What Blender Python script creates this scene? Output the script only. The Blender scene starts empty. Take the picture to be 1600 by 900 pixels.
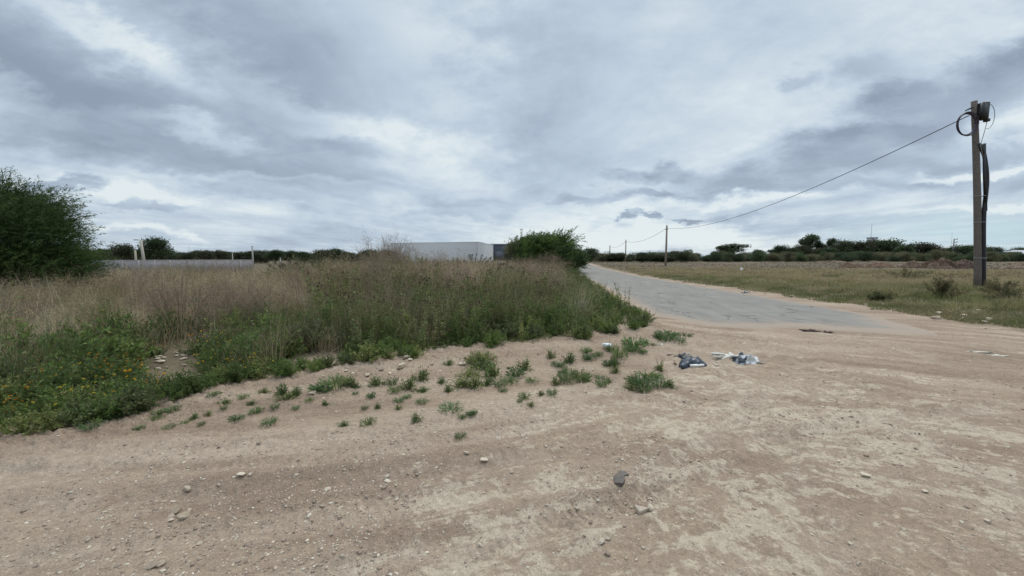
import bpy, math, random
import numpy as np

# ------------------------------------------------------------------ camera, world, sun, exposure
S = bpy.context.scene
COL = S.collection
H0, FPX, HOR = 1.55, 581.0, 402.0
TH = math.atan((450 - HOR) / FPX)
cam = bpy.data.objects.new('camera', bpy.data.cameras.new('camera'))
COL.objects.link(cam)
cam.data.lens = 36 * FPX / 1600; cam.data.sensor_width = 36
cam.data.clip_start = 0.05; cam.data.clip_end = 20000
cam.location = (0, 0, H0); cam.rotation_euler = (math.pi / 2 - TH, 0, 0)
S.camera = cam
S.view_settings.view_transform = 'Standard'
S.view_settings.look = 'None'
S.view_settings.exposure = 0.0
S.view_settings.gamma = 1.0
S.view_settings.use_curve_mapping = False
S.cycles.max_bounces = 6
S.cycles.transparent_max_bounces = 8
SUN_EL, SUN_AZ = math.radians(64), math.radians(28)     # azimuth clockwise from +Y

def world():
    w = bpy.data.worlds.new("World"); S.world = w; w.use_nodes = True
    nt = w.node_tree; nt.nodes.clear(); N = nt.nodes; L = nt.links
    def n(t, **k):
        x = N.new(t)
        for a, b in k.items(): setattr(x, a, b)
        return x
    def mth(op, a, b=None, c=None, clamp=False):
        x = n('ShaderNodeMath', operation=op, use_clamp=clamp)
        for i, v in enumerate((a, b, c)):
            if v is None: continue
            if isinstance(v, (int, float)): x.inputs[i].default_value = v
            else: L.new(v, x.inputs[i])
        return x.outputs[0]
    def ramp(v, a, b, lo=0.0, hi=1.0, sm=True):
        x = n('ShaderNodeMapRange', interpolation_type='SMOOTHSTEP' if sm else 'LINEAR')
        L.new(v, x.inputs[0])
        for i, q in enumerate((a, b, lo, hi)): x.inputs[i + 1].default_value = q
        return x.outputs[0]
    def mixc(f, a, b):
        x = n('ShaderNodeMix', data_type='RGBA')
        for s_, v in ((x.inputs[0], f), (x.inputs[6], a), (x.inputs[7], b)):
            if isinstance(v, tuple): s_.default_value = v
            elif isinstance(v, (int, float)): s_.default_value = v
            else: L.new(v, s_)
        return x.outputs[2]
    def noise(vec, scale, detail=6, rough=.55, dist=0.0, lac=2.0):
        x = n('ShaderNodeTexNoise'); L.new(vec, x.inputs['Vector'])
        x.inputs['Scale'].default_value = scale; x.inputs['Detail'].default_value = detail
        x.inputs['Roughness'].default_value = rough; x.inputs['Distortion'].default_value = dist
        x.inputs['Lacunarity'].default_value = lac
        return x
    tc = n('ShaderNodeTexCoord'); sep = n('ShaderNodeSeparateXYZ'); L.new(tc.outputs['Generated'], sep.inputs[0])
    X, Y, Z = sep.outputs
    # direction as slopes about due north (mirrored behind), used to hold the individual clouds
    ay = mth('ADD', mth('ABSOLUTE', Y), 0.03)
    u = mth('DIVIDE', X, ay); v = mth('DIVIDE', Z, ay)
    uv = n('ShaderNodeCombineXYZ'); L.new(u, uv.inputs[0]); L.new(v, uv.inputs[1])
    # cloud deck plane seen in perspective
    zc = mth('ADD', mth('MAXIMUM', Z, 0.0), 0.045)
    pl = n('ShaderNodeCombineXYZ'); L.new(mth('DIVIDE', X, zc), pl.inputs[0]); L.new(mth('DIVIDE', Y, zc), pl.inputs[1])
    rot = n('ShaderNodeMapping'); L.new(pl.outputs[0], rot.inputs[0])
    rot.inputs['Rotation'].default_value = (0, 0, math.radians(5)); rot.inputs['Scale'].default_value = (1.0, 0.42, 1)
    n1 = noise(rot.outputs[0], 0.62, 9, .56, 0.35)
    rot2 = n('ShaderNodeMapping'); L.new(pl.outputs[0], rot2.inputs[0])
    rot2.inputs['Rotation'].default_value = (0, 0, math.radians(-18)); rot2.inputs['Scale'].default_value = (1.0, 0.5, 1)
    rot2.inputs['Location'].default_value = (7, 3, 0)
    n2 = noise(rot2.outputs[0], 1.7, 9, .6, 0.5)
    # break-up of the single clouds
    sc = n('ShaderNodeMapping'); L.new(uv.outputs[0], sc.inputs[0]); sc.inputs['Scale'].default_value = (1, 2.1, 1)
    w1 = noise(sc.outputs[0], 4.0, 8, .62)
    sub = n('ShaderNodeVectorMath', operation='SUBTRACT'); L.new(w1.outputs['Color'], sub.inputs[0]); sub.inputs[1].default_value = (.5, .5, .5)
    mul = n('ShaderNodeVectorMath', operation='MULTIPLY'); L.new(sub.outputs[0], mul.inputs[0]); mul.inputs[1].default_value = (.42, .17, 0)
    ad = n('ShaderNodeVectorMath', operation='ADD'); L.new(uv.outputs[0], ad.inputs[0]); L.new(mul.outputs[0], ad.inputs[1])
    # px,py centre, half-widths px, rotation deg (counter-clockwise = rising to the right), density (dark > 0, bright < 0)
    blobs = [
        (470, 90, 330, 75, -22, .42), (120, 140, 260, 55, -24, .40), (330, 190, 330, 48, -18, .42), (480, 150, 150, 70, -25, .25),
        (230, 95, 190, 24, -32, -.34), (60, 130, 130, 18, -28, -.2), (590, 205, 190, 20, -14, -.40), (340, 215, 130, 14, -14, -.42), (520, 215, 70, 14, -8, -.25),
        (60, 60, 120, 60, -20, .25), (300, 255, 420, 32, -9, .36), (120, 215, 200, 26, -8, .25), (640, 130, 90, 120, -50, -.22),
        (850, 150, 120, 200, 6, .20), (850, 250, 70, 60, 0, .12), (730, 330, 110, 12, -2, .26), (560, 238, 75, 13, 0, .30),
        (440, 318, 90, 11, -7, .33), (145, 297, 44, 9, 2, .62), (260, 322, 60, 6, -2, .25), (265, 362, 110, 8, -7, -.45),
        (300, 378, 330, 20, 0, .16), (570, 370, 200, 22, 0, .20), (170, 300, 260, 13, -3, -.35), (400, 285, 260, 7, -3, -.25),
        (1040, 275, 60, 13, 0, .36), (965, 283, 50, 12, 0, .30), (915, 318, 50, 9, 0, .25), (990, 344, 18, 5, 0, .6),
        (1050, 347, 24, 4, 0, .6), (1195, 140, 44, 13, 10, .22), (1310, 142, 75, 24, 5, .34), (1360, 165, 40, 14, 10, .25),
        (1470, 165, 300, 46, 20, .62), (1330, 225, 190, 16, 5, .40), (1590, 90, 140, 30, 24, .45), (1230, 275, 260, 22, 8, .44),
        (1500, 255, 180, 18, 6, .38), (1380, 295, 250, 12, 4, .42), (1540, 300, 120, 12, 5, .40), (1150, 300, 130, 9, 3, .30),
        (1160, 318, 130, 9, 3, -.50), (1480, 276, 130, 8, 8, -.55), (1560, 330, 190, 7, 3, -.40), (1370, 50, 260, 70, 24, -.08),
        (1200, 200, 150, 40, 15, -.12), (980, 375, 260, 22, 0, -.5), (880, 345, 130, 22, 0, -.25), (1120, 345, 80, 6, 0, .35),
        (1250, 355, 120, 9, 2, .25), (700, 345, 90, 5, -2, .25), (640, 260, 120, 30, -20, -.18), (1580, 190, 120, 22, 20, -.35),
        (1000, 310, 60, 7, 0, .35), (1000, 60, 260, 120, 10, .10),
    ]
    acc = None
    for (bx, by, hw, hh, an, amp) in blobs:
        m = n('ShaderNodeMapping', vector_type='TEXTURE'); L.new(ad.outputs[0], m.inputs[0])
        m.inputs['Location'].default_value = ((bx - 800) / FPX, (HOR - by) / FPX, 0)
        m.inputs['Rotation'].default_value = (0, 0, math.radians(an))
        m.inputs['Scale'].default_value = (hw / FPX * 1.15, hh / FPX * 1.25, 1)
        ln = n('ShaderNodeVectorMath', operation='LENGTH'); L.new(m.outputs[0], ln.inputs[0])
        r = ramp(ln.outputs['Value'], 0.4 if hw < 70 else 0.1, 1.2, amp * (1.5 if hw < 70 else 1.08), 0)
        acc = r if acc is None else mth('ADD', acc, r)
    d = mth('MULTIPLY', mth('SUBTRACT', n1.outputs[0], 0.5), .75)
    d = mth('ADD', d, mth('MULTIPLY', mth('SUBTRACT', n2.outputs[0], 0.5), 0.6))
    d = mth('ADD', d, mth('MULTIPLY', mth('SUBTRACT', w1.outputs[0], 0.5), .75))
    d = mth('ADD', d, mth('MULTIPLY', acc, .8))
    d = mth('ADD', d, 0.27)
    d = mth('ADD', mth('MULTIPLY', d, 1.0), 0.0, clamp=True)
    cr = n('ShaderNodeValToRGB'); L.new(d, cr.inputs[0])
    el = cr.color_ramp.elements
    stops = [(0.0, (.84, .92, .95)), (.22, (.665, .77, .855)), (.45, (.525, .63, .75)), (.72, (.405, .49, .60)), (1.0, (.31, .38, .475))]
    el[0].position = 0; el[0].color = (*stops[0][1], 1); el[1].position = 1; el[1].color = (*stops[-1][1], 1)
    for p, c in stops[1:-1]:
        e = el.new(p); e.color = (*c, 1)
    cloud = cr.outputs[0]
    # thin clear strip near the horizon: real blue-cyan sky shows through
    sky = n('ShaderNodeTexSky', sky_type='NISHITA', sun_disc=False)
    sky.sun_elevation = SUN_EL; sky.sun_rotation = SUN_AZ; sky.air_density = 1.0; sky.dust_density = .6
    ks = n('ShaderNodeVectorMath', operation='SCALE'); L.new(cloud, ks.inputs[0]); ks.inputs['Scale'].default_value = 9.2
    # deck is brighter overhead, as under any overcast
    top = ramp(Z, 0.56, 0.92, 1.0, 2.3)
    ks2 = n('ShaderNodeVectorMath', operation='SCALE'); L.new(ks.outputs[0], ks2.inputs[0]); L.new(top, ks2.inputs['Scale'])
    # gaps
    gm = n('ShaderNodeMapping', vector_type='TEXTURE'); L.new(ad.outputs[0], gm.inputs[0])
    gm.inputs['Location'].default_value = ((1530 - 800) / FPX, (HOR - 366) / FPX, 0); gm.inputs['Scale'].default_value = (330 / FPX, 38 / FPX, 1)
    gm.inputs['Rotation'].default_value = (0, 0, math.radians(2))
    gl = n('ShaderNodeVectorMath', operation='LENGTH'); L.new(gm.outputs[0], gl.inputs[0])
    gap = mth('MULTIPLY', ramp(gl.outputs['Value'], .1, 1.1, 1, 0), 0.6)
    bg_col = mixc(gap, ks2.outputs[0], (5.1, 7.0, 7.7, 1))
    bg_col = mixc(0.06, bg_col, sky.outputs[0])
    bg = n('ShaderNodeBackground'); L.new(bg_col, bg.inputs[0]); bg.inputs[1].default_value = 0.1
    out = n('ShaderNodeOutputWorld'); L.new(bg.outputs[0], out.inputs[0])
world()

sun = bpy.data.objects.new('sun', bpy.data.lights.new('sun', 'SUN'))
COL.objects.link(sun)
sun.data.energy = 1.5; sun.data.angle = math.radians(30); sun.data.color = (1.0, .93, .82)
sun.rotation_euler = (math.pi / 2 - SUN_EL, 0, -SUN_AZ + math.pi)
sun.location = (0, 0, 50)
# rotation: lamp -Z must point from the sun; sun stands at azimuth SUN_AZ clockwise from +Y
from mathutils import Vector, Matrix
_d = Vector((math.sin(SUN_AZ) * math.cos(SUN_EL), math.cos(SUN_AZ) * math.cos(SUN_EL), math.sin(SUN_EL)))
sun.rotation_euler = _d.to_track_quat('Z', 'Y').to_euler()

# ------------------------------------------------------------------ helpers
R = np.random.default_rng(11)
random.seed(5)

def at(px, py, z=0.0):
    u = (px - 800) / FPX; v = (450 - py) / FPX
    y = math.cos(TH) + math.sin(TH) * v; zz = -math.sin(TH) + math.cos(TH) * v
    t = (z - H0) / zz
    return (u * t, y * t)
def at_d(px, py, Y):
    """world x and z of the pixel on the plane at forward distance Y"""
    u = (px - 800) / FPX; v = (450 - py) / FPX
    y = math.cos(TH) + math.sin(TH) * v; zz = -math.sin(TH) + math.cos(TH) * v
    t = Y / y
    return (u * t, H0 + zz * t)

def _hash(ix, iy, s):
    h = (ix.astype(np.int64) * 374761393 + iy.astype(np.int64) * 668265263 + s * 1274126177) & 0xffffffff
    h = ((h ^ (h >> 13)) * 1274126177) & 0xffffffff
    return ((h ^ (h >> 16)) & 0xffff) / 65535.0
def vnoise(x, y, s=0):
    ix = np.floor(x); iy = np.floor(y); fx = x - ix; fy = y - iy
    fx = fx * fx * (3 - 2 * fx); fy = fy * fy * (3 - 2 * fy)
    a = _hash(ix, iy, s); b = _hash(ix + 1, iy, s); c = _hash(ix, iy + 1, s); d = _hash(ix + 1, iy + 1, s)
    return (a * (1 - fx) + b * fx) * (1 - fy) + (c * (1 - fx) + d * fx) * fy - .5
def fbm(x, y, s=0, o=4, g=.5):
    r = 0; a = 1
    for i in range(o):
        r = r + a * vnoise(x, y, s + i * 7); x = x * 2.03 + 11.3; y = y * 2.03 - 5.1; a *= g
    return r
def sst(a, b, x):
    t = np.clip((x - a) / (b - a), 0, 1); return t * t * (3 - 2 * t)
def poly_dist(x, y, P, closed=True):
    P = np.array(P); Q = np.roll(P, -1, 0) if closed else P[1:]
    A = P if closed else P[:-1]
    d = np.full(x.shape, 1e9); ins = np.zeros(x.shape, bool)
    for (ax, ay), (bx, by) in zip(A, Q):
        ex, ey = bx - ax, by - ay; l = ex * ex + ey * ey + 1e-12
        t = np.clip(((x - ax) * ex + (y - ay) * ey) / l, 0, 1)
        d = np.minimum(d, (x - ax - t * ex) ** 2 + (y - ay - t * ey) ** 2)
        if closed:
            c = ((ay > y) != (by > y)) & (x < ex * (y - ay) / (ey + 1e-12) + ax); ins ^= c
    d = np.sqrt(d)
    return np.where(ins, d, -d) if closed else d

FRONT = [at(*p) for p in [(-420, 760), (-120, 705), (0, 680), (90, 664), (170, 650), (240, 632), (300, 606), (400, 590), (520, 577), (600, 565),
                          (700, 551), (800, 544), (900, 534), (960, 525), (1000, 517), (990, 498), (976, 478), (950, 457), (927, 437), (915, 425)]]
THICKET = FRONT + [(9.6, 62), (-75, 62), (-60, 8)]
ROAD = [at(*p) for p in [(1118, 510), (1190, 513), (1250, 511), (1330, 517), (1400, 521), (1470, 524)]] + [(9.7, 10), (9.9, 16), (10.1, 22), (10.5, 32), (12.8, 53), (18.5, 90), (28, 150),
        (22, 150), (12.5, 90), (6.8, 53), (5.9, 32), (5.35, 25), (4.45, 14.5), (3.8, 9.8)]
VERGE = [at(*p) for p in [(1020, 434), (1100, 446), (1168, 455), (1230, 464), (1300, 474), (1350, 481), (1400, 491), (1450, 498), (1520, 508), (1600, 516), (1900, 550)]] + \
        [(40, 8), (75, 45), (52, 60), (14, 62), (10.9, 32)]
RUTS = [[at(*p) for p in r] for r in (
    [(-300, 770), (0, 742), (300, 722), (650, 690), (850, 655), (1000, 605), (1090, 555), (1120, 515)],
    [(-300, 830), (0, 795), (300, 766), (700, 728), (950, 682), (1100, 620), (1180, 545), (1200, 515)],
    [(1290, 520), (1450, 560), (1700, 650), (2000, 800)], [(1180, 535), (1340, 600), (1600, 705), (1900, 860)],
    [(1440, 530), (1600, 552), (1900, 590)], [(0, 880), (500, 800), (900, 745), (1200, 680), (1600, 640)],
    [(500, 905), (900, 800), (1200, 715), (1330, 655)], [(-200, 720), (300, 700), (600, 672), (850, 628), (1010, 575), (1075, 535)], [(1150, 525), (1300, 610), (1500, 720), (1750, 870)],
    [(1100, 540), (1180, 640), (1250, 760), (1330, 900)], [(700, 900), (1000, 760), (1180, 640), (1260, 560), (1290, 525)])]

def height(x, y, fine=True):
    far = sst(60, 110, np.hypot(x, y))
    sT = poly_dist(x, y, THICKET) + 0.25 * fbm(x * 1.3, y * 1.3, 3, 3)
    sR = poly_dist(x, y, ROAD)
    sV = poly_dist(x, y, VERGE)
    h = 0.10 * fbm(x / 5, y / 5, 1, 3)
    h *= sst(1.0, 3.5, np.hypot(x, y)) * .6 + .4
    out = sst(0.2, 1.6, -sR)
    h = h * out
    if fine:
        dirt = out * sst(1.4, .2, sT)
        h = h + dirt * (0.028 * fbm(x * 1.3, y * 2.0, 21, 5, .55) + 0.010 * fbm(x * 9, y * 11, 31, 3, .6))
        h = h + sst(-1.6, -.2, sT) * (1 - sst(.6, 1.5, sT)) * 0.028 * np.abs(fbm(x * 8, y * 14, 41, 5, .7)) * 2 * out
    # soil berm pushed up in front of the weeds, right of the flowers
    bx = sst(-3.2, -1.8, x)
    h = h + bx * 0.075 * np.exp(-((sT + .1) / .5) ** 2) * (1 + .9 * fbm(x * 1.9, y * 3.1, 51, 4, .6)) * out * sst(14, 9, y)
    h = h + 0.05 * sst(-1.8, 0, sT) * out + (0.22 + .22 * sst(-7, -3, x)) * sst(.2, 4.5, sT) * sst(22, 8, y)
    h = h + 0.14 * sst(-.7, 1.6, sV) + sst(0, 2, sV) * 0.10 * fbm(x / 2.2, y / 2.2, 61, 3)
    if fine:
        for i, r in enumerate(RUTS):
            d = poly_dist(x, y, r, False) + .05 * fbm(x, y, 70 + i, 2)
            k = np.exp(-(d / .10) ** 2); e = np.exp(-((d - .17) / .06) ** 2)
            h = h - dirt * (0.027 * k * (.75 + .12 * np.sin(x * 95 + y * 60) + .7 * fbm(x * 12, y * 12, 80, 2)) - .014 * e)
    # under the asphalt the soil drops away; the ragged line where it dips under makes the edge
    edge = sR + 0.22 * fbm(x * 1.5, y * 1.5, 90, 4, .6)
    endf = sst(12, 8, y)
    h = h - 0.05 * sst(-.10 , .5, edge - .12 * endf) + .014 * (1 - sst(-.6, .1, edge))* sst(-2.5, -.5, edge)
    h = h - 1.0 * sst(-12, -30, x) * sst(20, 50, y)
    h = h * (1 - far) + far * (-1.0 * sst(-12, -30, x) * sst(20, 50, y))
    h = h - 0.05 * sst(-.2, .6, sR) * far
    return h
def gz(x, y):
    return float(height(np.array([x], float), np.array([y], float))[0])

class MB:
    def __init__(s): s.v = []; s.c = []; s.q = []; s.t = []; s.n = 0
    def add(s, v, c, q=None, t=None):
        v = np.asarray(v, float).reshape(-1, 3)
        c = np.asarray(c, float)
        if c.ndim == 1: c = np.tile(c, (len(v), 1))
        s.v.append(v); s.c.append(c)
        if q is not None and len(q): s.q.append(np.asarray(q, int).reshape(-1, 4) + s.n)
        if t is not None and len(t): s.t.append(np.asarray(t, int).reshape(-1, 3) + s.n)
        s.n += len(v)
    def mesh(s, name, mat, smooth=False):
        v = np.concatenate(s.v); c = np.concatenate(s.c)
        q = np.concatenate(s.q) if s.q else np.zeros((0, 4), int)
        t = np.concatenate(s.t) if s.t else np.zeros((0, 3), int)
        me = bpy.data.meshes.new(name)
        me.vertices.add(len(v)); me.vertices.foreach_set('co', v.astype(np.float32).ravel())
        li = np.concatenate([q.ravel(), t.ravel()])
        me.loops.add(len(li)); me.loops.foreach_set('vertex_index', li.astype(np.int32))
        ls = np.concatenate([np.arange(len(q)) * 4, len(q) * 4 + np.arange(len(t)) * 3])
        me.polygons.add(len(ls)); me.polygons.foreach_set('loop_start', ls.astype(np.int32))
        if smooth: me.polygons.foreach_set('use_smooth', np.ones(len(ls), bool))
        at_ = me.color_attributes.new('Col', 'FLOAT_COLOR', 'POINT')
        at_.data.foreach_set('color', np.concatenate([c, np.ones((len(c), 1))], 1).astype(np.float32).ravel())
        me.materials.append(mat); me.update(calc_edges=True); me.validate()
        return me

def tag(o, label=None, cat=None, group=None, kind=None):
    if label: o['label'] = label
    if cat: o['category'] = cat
    if group: o['group'] = group
    if kind: o['kind'] = kind
    return o
def ob(name, me, parent=None, loc=(0, 0, 0), rot=(0, 0, 0), sc=(1, 1, 1)):
    o = bpy.data.objects.new(name, me); COL.objects.link(o)
    o.location = loc; o.rotation_euler = rot; o.scale = sc; o.parent = parent
    return o
def place(proto, name, loc, rz, sc, label, cat, group=None, tilt=(0, 0)):
    if not isinstance(sc, tuple): sc = (sc, sc, sc)
    if len(proto) == 1:
        o = ob(name, proto[0][1], None, loc, (tilt[0], tilt[1], rz), sc)
    else:
        o = ob(name, None, None, loc, (tilt[0], tilt[1], rz), sc); o.empty_display_size = .1
        for pn, me in proto: ob(pn, me, o)
    return tag(o, label, cat, group)

def nrm(a): return a / (np.linalg.norm(a, axis=-1, keepdims=True) + 1e-9)

def blades(mb, base, h, lean_az, lean, width, col, segs=3, tipw=0.0, coltip=None):
    N = len(base); t = np.linspace(0, 1, segs + 1)
    ld = np.stack([np.cos(lean_az), np.sin(lean_az), np.zeros(N)], 1)
    wa = lean_az + np.pi / 2 + R.uniform(-1.2, 1.2, N)
    wd = np.stack([np.cos(wa), np.sin(wa), np.zeros(N)], 1)
    V = np.zeros((N, 2 * segs + 1, 3)); C = np.zeros((N, 2 * segs + 1, 3))
    ct = col if coltip is None else coltip
    for i in range(segs + 1):
        tt = t[i]
        p = base + ld * (h * lean * tt ** 1.8)[:, None]
        p = p + np.array([0, 0, 1.0]) * (h * (tt - .35 * np.clip(lean, 0, 1.5) * tt ** 2.4))[:, None]
        w = (width * (1 - .75 * tt))[:, None]
        cc = col * (1 - tt) + ct * tt
        if i < segs:
            V[:, 2 * i] = p - wd * w / 2; V[:, 2 * i + 1] = p + wd * w / 2
            C[:, 2 * i] = cc; C[:, 2 * i + 1] = cc
        else:
            V[:, 2 * i] = p; C[:, 2 * i] = cc
    o = (np.arange(N) * (2 * segs + 1))[:, None]
    Q = np.concatenate([o + np.array([[2 * i, 2 * i + 1, 2 * i + 3, 2 * i + 2]]) for i in range(segs - 1)], 0) if segs > 1 else None
    T = o + np.array([[2 * segs - 2, 2 * segs - 1, 2 * segs]])
    mb.add(V.reshape(-1, 3), C.reshape(-1, 3), Q, T)

def leaves(mb, pos, d, length, width, col, droop=0.15):
    N = len(pos); d = nrm(d)
    r = nrm(np.cross(d, R.normal(size=(N, 3)))); nn = np.cross(d, r)
    L = np.asarray(length)[:, None]; W = np.asarray(width)[:, None]
    V = np.stack([pos, pos + d * L * .45 + r * W / 2 + nn * W * .12, pos + d * L - np.array([0, 0, 1]) * L * droop, pos + d * L * .45 - r * W / 2 + nn * W * .12], 1)
    C = np.repeat(col[:, None, :], 4, 1)
    o = (np.arange(N) * 4)[:, None]
    mb.add(V.reshape(-1, 3), C.reshape(-1, 3), o + np.array([[0, 1, 2, 3]]))

def tube(mb, pts, rad, col, sides=5):
    pts = np.asarray(pts, float); n = len(pts)
    rad = np.broadcast_to(rad, (n,)); tan = nrm(np.gradient(pts, axis=0))
    up = np.array([0.13, .21, .97]); a = nrm(np.cross(tan, up)); b = np.cross(tan, a)
    an = np.linspace(0, 2 * np.pi, sides, endpoint=False)
    V = pts[:, None] + rad[:, None, None] * (a[:, None] * np.cos(an)[None, :, None] + b[:, None] * np.sin(an)[None, :, None])
    Q = []
    for i in range(n - 1):
        for k in range(sides):
            k2 = (k + 1) % sides
            Q.append((i * sides + k, i * sides + k2, (i + 1) * sides + k2, (i + 1) * sides + k))
    v = np.concatenate([V.reshape(-1, 3), pts[:1], pts[-1:]])
    T = [(n * sides, (k + 1) % sides, k) for k in range(sides)] + [(n * sides + 1, (n - 1) * sides + k, (n - 1) * sides + (k + 1) % sides) for k in range(sides)]
    mb.add(v, col, Q, T)
def box(mb, lo, hi, col):
    x0, y0, z0 = lo; x1, y1, z1 = hi
    v = [(x0, y0, z0), (x1, y0, z0), (x1, y1, z0), (x0, y1, z0), (x0, y0, z1), (x1, y0, z1), (x1, y1, z1), (x0, y1, z1)]
    mb.add(v, col, [(0, 3, 2, 1), (4, 5, 6, 7), (0, 1, 5, 4), (1, 2, 6, 5), (2, 3, 7, 6), (3, 0, 4, 7)])
def prism(mb, poly, z0, z1, col):
    n = len(poly); v = [(x, y, z0) for x, y in poly] + [(x, y, z1) for x, y in poly]
    q = [(i, (i + 1) % n, n + (i + 1) % n, n + i) for i in range(n)]
    mb.add(v, col, q, None)
    mb.add([(x, y, z1) for x, y in poly], col, None, [(0, i, i + 1) for i in range(1, n - 1)])

def ico(sub=1):
    import bmesh
    bm = bmesh.new(); bmesh.ops.create_icosphere(bm, subdivisions=sub, radius=1)
    v = np.array([p.co[:] for p in bm.verts]); f = np.array([[q.index for q in p.verts] for p in bm.faces]); bm.free()
    return v, f
ICO1, ICO2, ICO3 = ico(1), ico(2), ico(4)

# ------------------------------------------------------------------ materials
def mat_base(name):
    m = bpy.data.materials.new(name); m.use_nodes = True; nt = m.node_tree
    return m, nt, nt.nodes, nt.links, nt.nodes['Principled BSDF'], nt.nodes['Material Output']
def attr_mat(name, rough=.7, transl=0.0, nscale=0, namt=.2, bump=0.0, bscale=30, spec=.3, metallic=0.0):
    m, nt, N, L, b, out = mat_base(name)
    a = N.new('ShaderNodeAttribute'); a.attribute_name = 'Col'; col = a.outputs['Color']
    tc = N.new('ShaderNodeTexCoord')
    if nscale:
        no = N.new('ShaderNodeTexNoise'); no.inputs['Scale'].default_value = nscale; no.inputs['Detail'].default_value = 5
        L.new(tc.outputs['Object'], no.inputs['Vector'])
        mr = N.new('ShaderNodeMapRange'); L.new(no.outputs[0], mr.inputs[0]); mr.inputs[1].default_value = .3; mr.inputs[2].default_value = .7
        mr.inputs[3].default_value = 1 - namt; mr.inputs[4].default_value = 1 + namt
        sc = N.new('ShaderNodeVectorMath'); sc.operation = 'SCALE'; L.new(col, sc.inputs[0]); L.new(mr.outputs[0], sc.inputs['Scale']); col = sc.outputs[0]
    oi = N.new('ShaderNodeObjectInfo'); mr = N.new('ShaderNodeMapRange'); L.new(oi.outputs['Random'], mr.inputs[0])
    mr.inputs[3].default_value = .86; mr.inputs[4].default_value = 1.14
    sc = N.new('ShaderNodeVectorMath'); sc.operation = 'SCALE'; L.new(col, sc.inputs[0]); L.new(mr.outputs[0], sc.inputs['Scale']); col = sc.outputs[0]
    L.new(col, b.inputs['Base Color']); b.inputs['Roughness'].default_value = rough
    b.inputs['Specular IOR Level'].default_value = spec; b.inputs['Metallic'].default_value = metallic
    if bump:
        no = N.new('ShaderNodeTexNoise'); no.inputs['Scale'].default_value = bscale; no.inputs['Detail'].default_value = 6
        L.new(tc.outputs['Object'], no.inputs['Vector'])
        bp = N.new('ShaderNodeBump'); bp.inputs['Strength'].default_value = bump; bp.inputs['Distance'].default_value = .02
        L.new(no.outputs[0], bp.inputs['Height']); L.new(bp.outputs[0], b.inputs['Normal'])
    if transl:
        tr = N.new('ShaderNodeBsdfTranslucent'); L.new(col, tr.inputs[0])
        mx = N.new('ShaderNodeMixShader'); mx.inputs[0].default_value = transl
        L.new(b.outputs[0], mx.inputs[1]); L.new(tr.outputs[0], mx.inputs[2]); L.new(mx.outputs[0], out.inputs[0])
    return m
M_LEAF = attr_mat('leaf', .6, .45, spec=.3)
M_DRY = attr_mat('dry_stalk', .85, .35, spec=.1)
M_BARK = attr_mat('bark', .9, 0, 25, .25, .6, 40)
M_STONE = attr_mat('stone', .9, 0, 30, .18, .5, 60, spec=.2)
M_WOOD = attr_mat('weathered_wood', .85, 0, 14, .2, .4, 30)
M_PLASTIC = attr_mat('plastic', .42, 0, spec=.5)
M_FILM = attr_mat('plastic_film', .35, 0, 12, .12, spec=.5)
M_CLOTH = attr_mat('cloth', .9, 0, 20, .15, spec=.1)
M_WALL = attr_mat('wall_render', .9, 0, 1.6, .12, .3, 12)
M_METAL = attr_mat('painted_metal', .5, 0, 0, spec=.4)
M_SOIL = attr_mat('soil', .95, 0, 5, .25, .8, 14, spec=.1)

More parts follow.
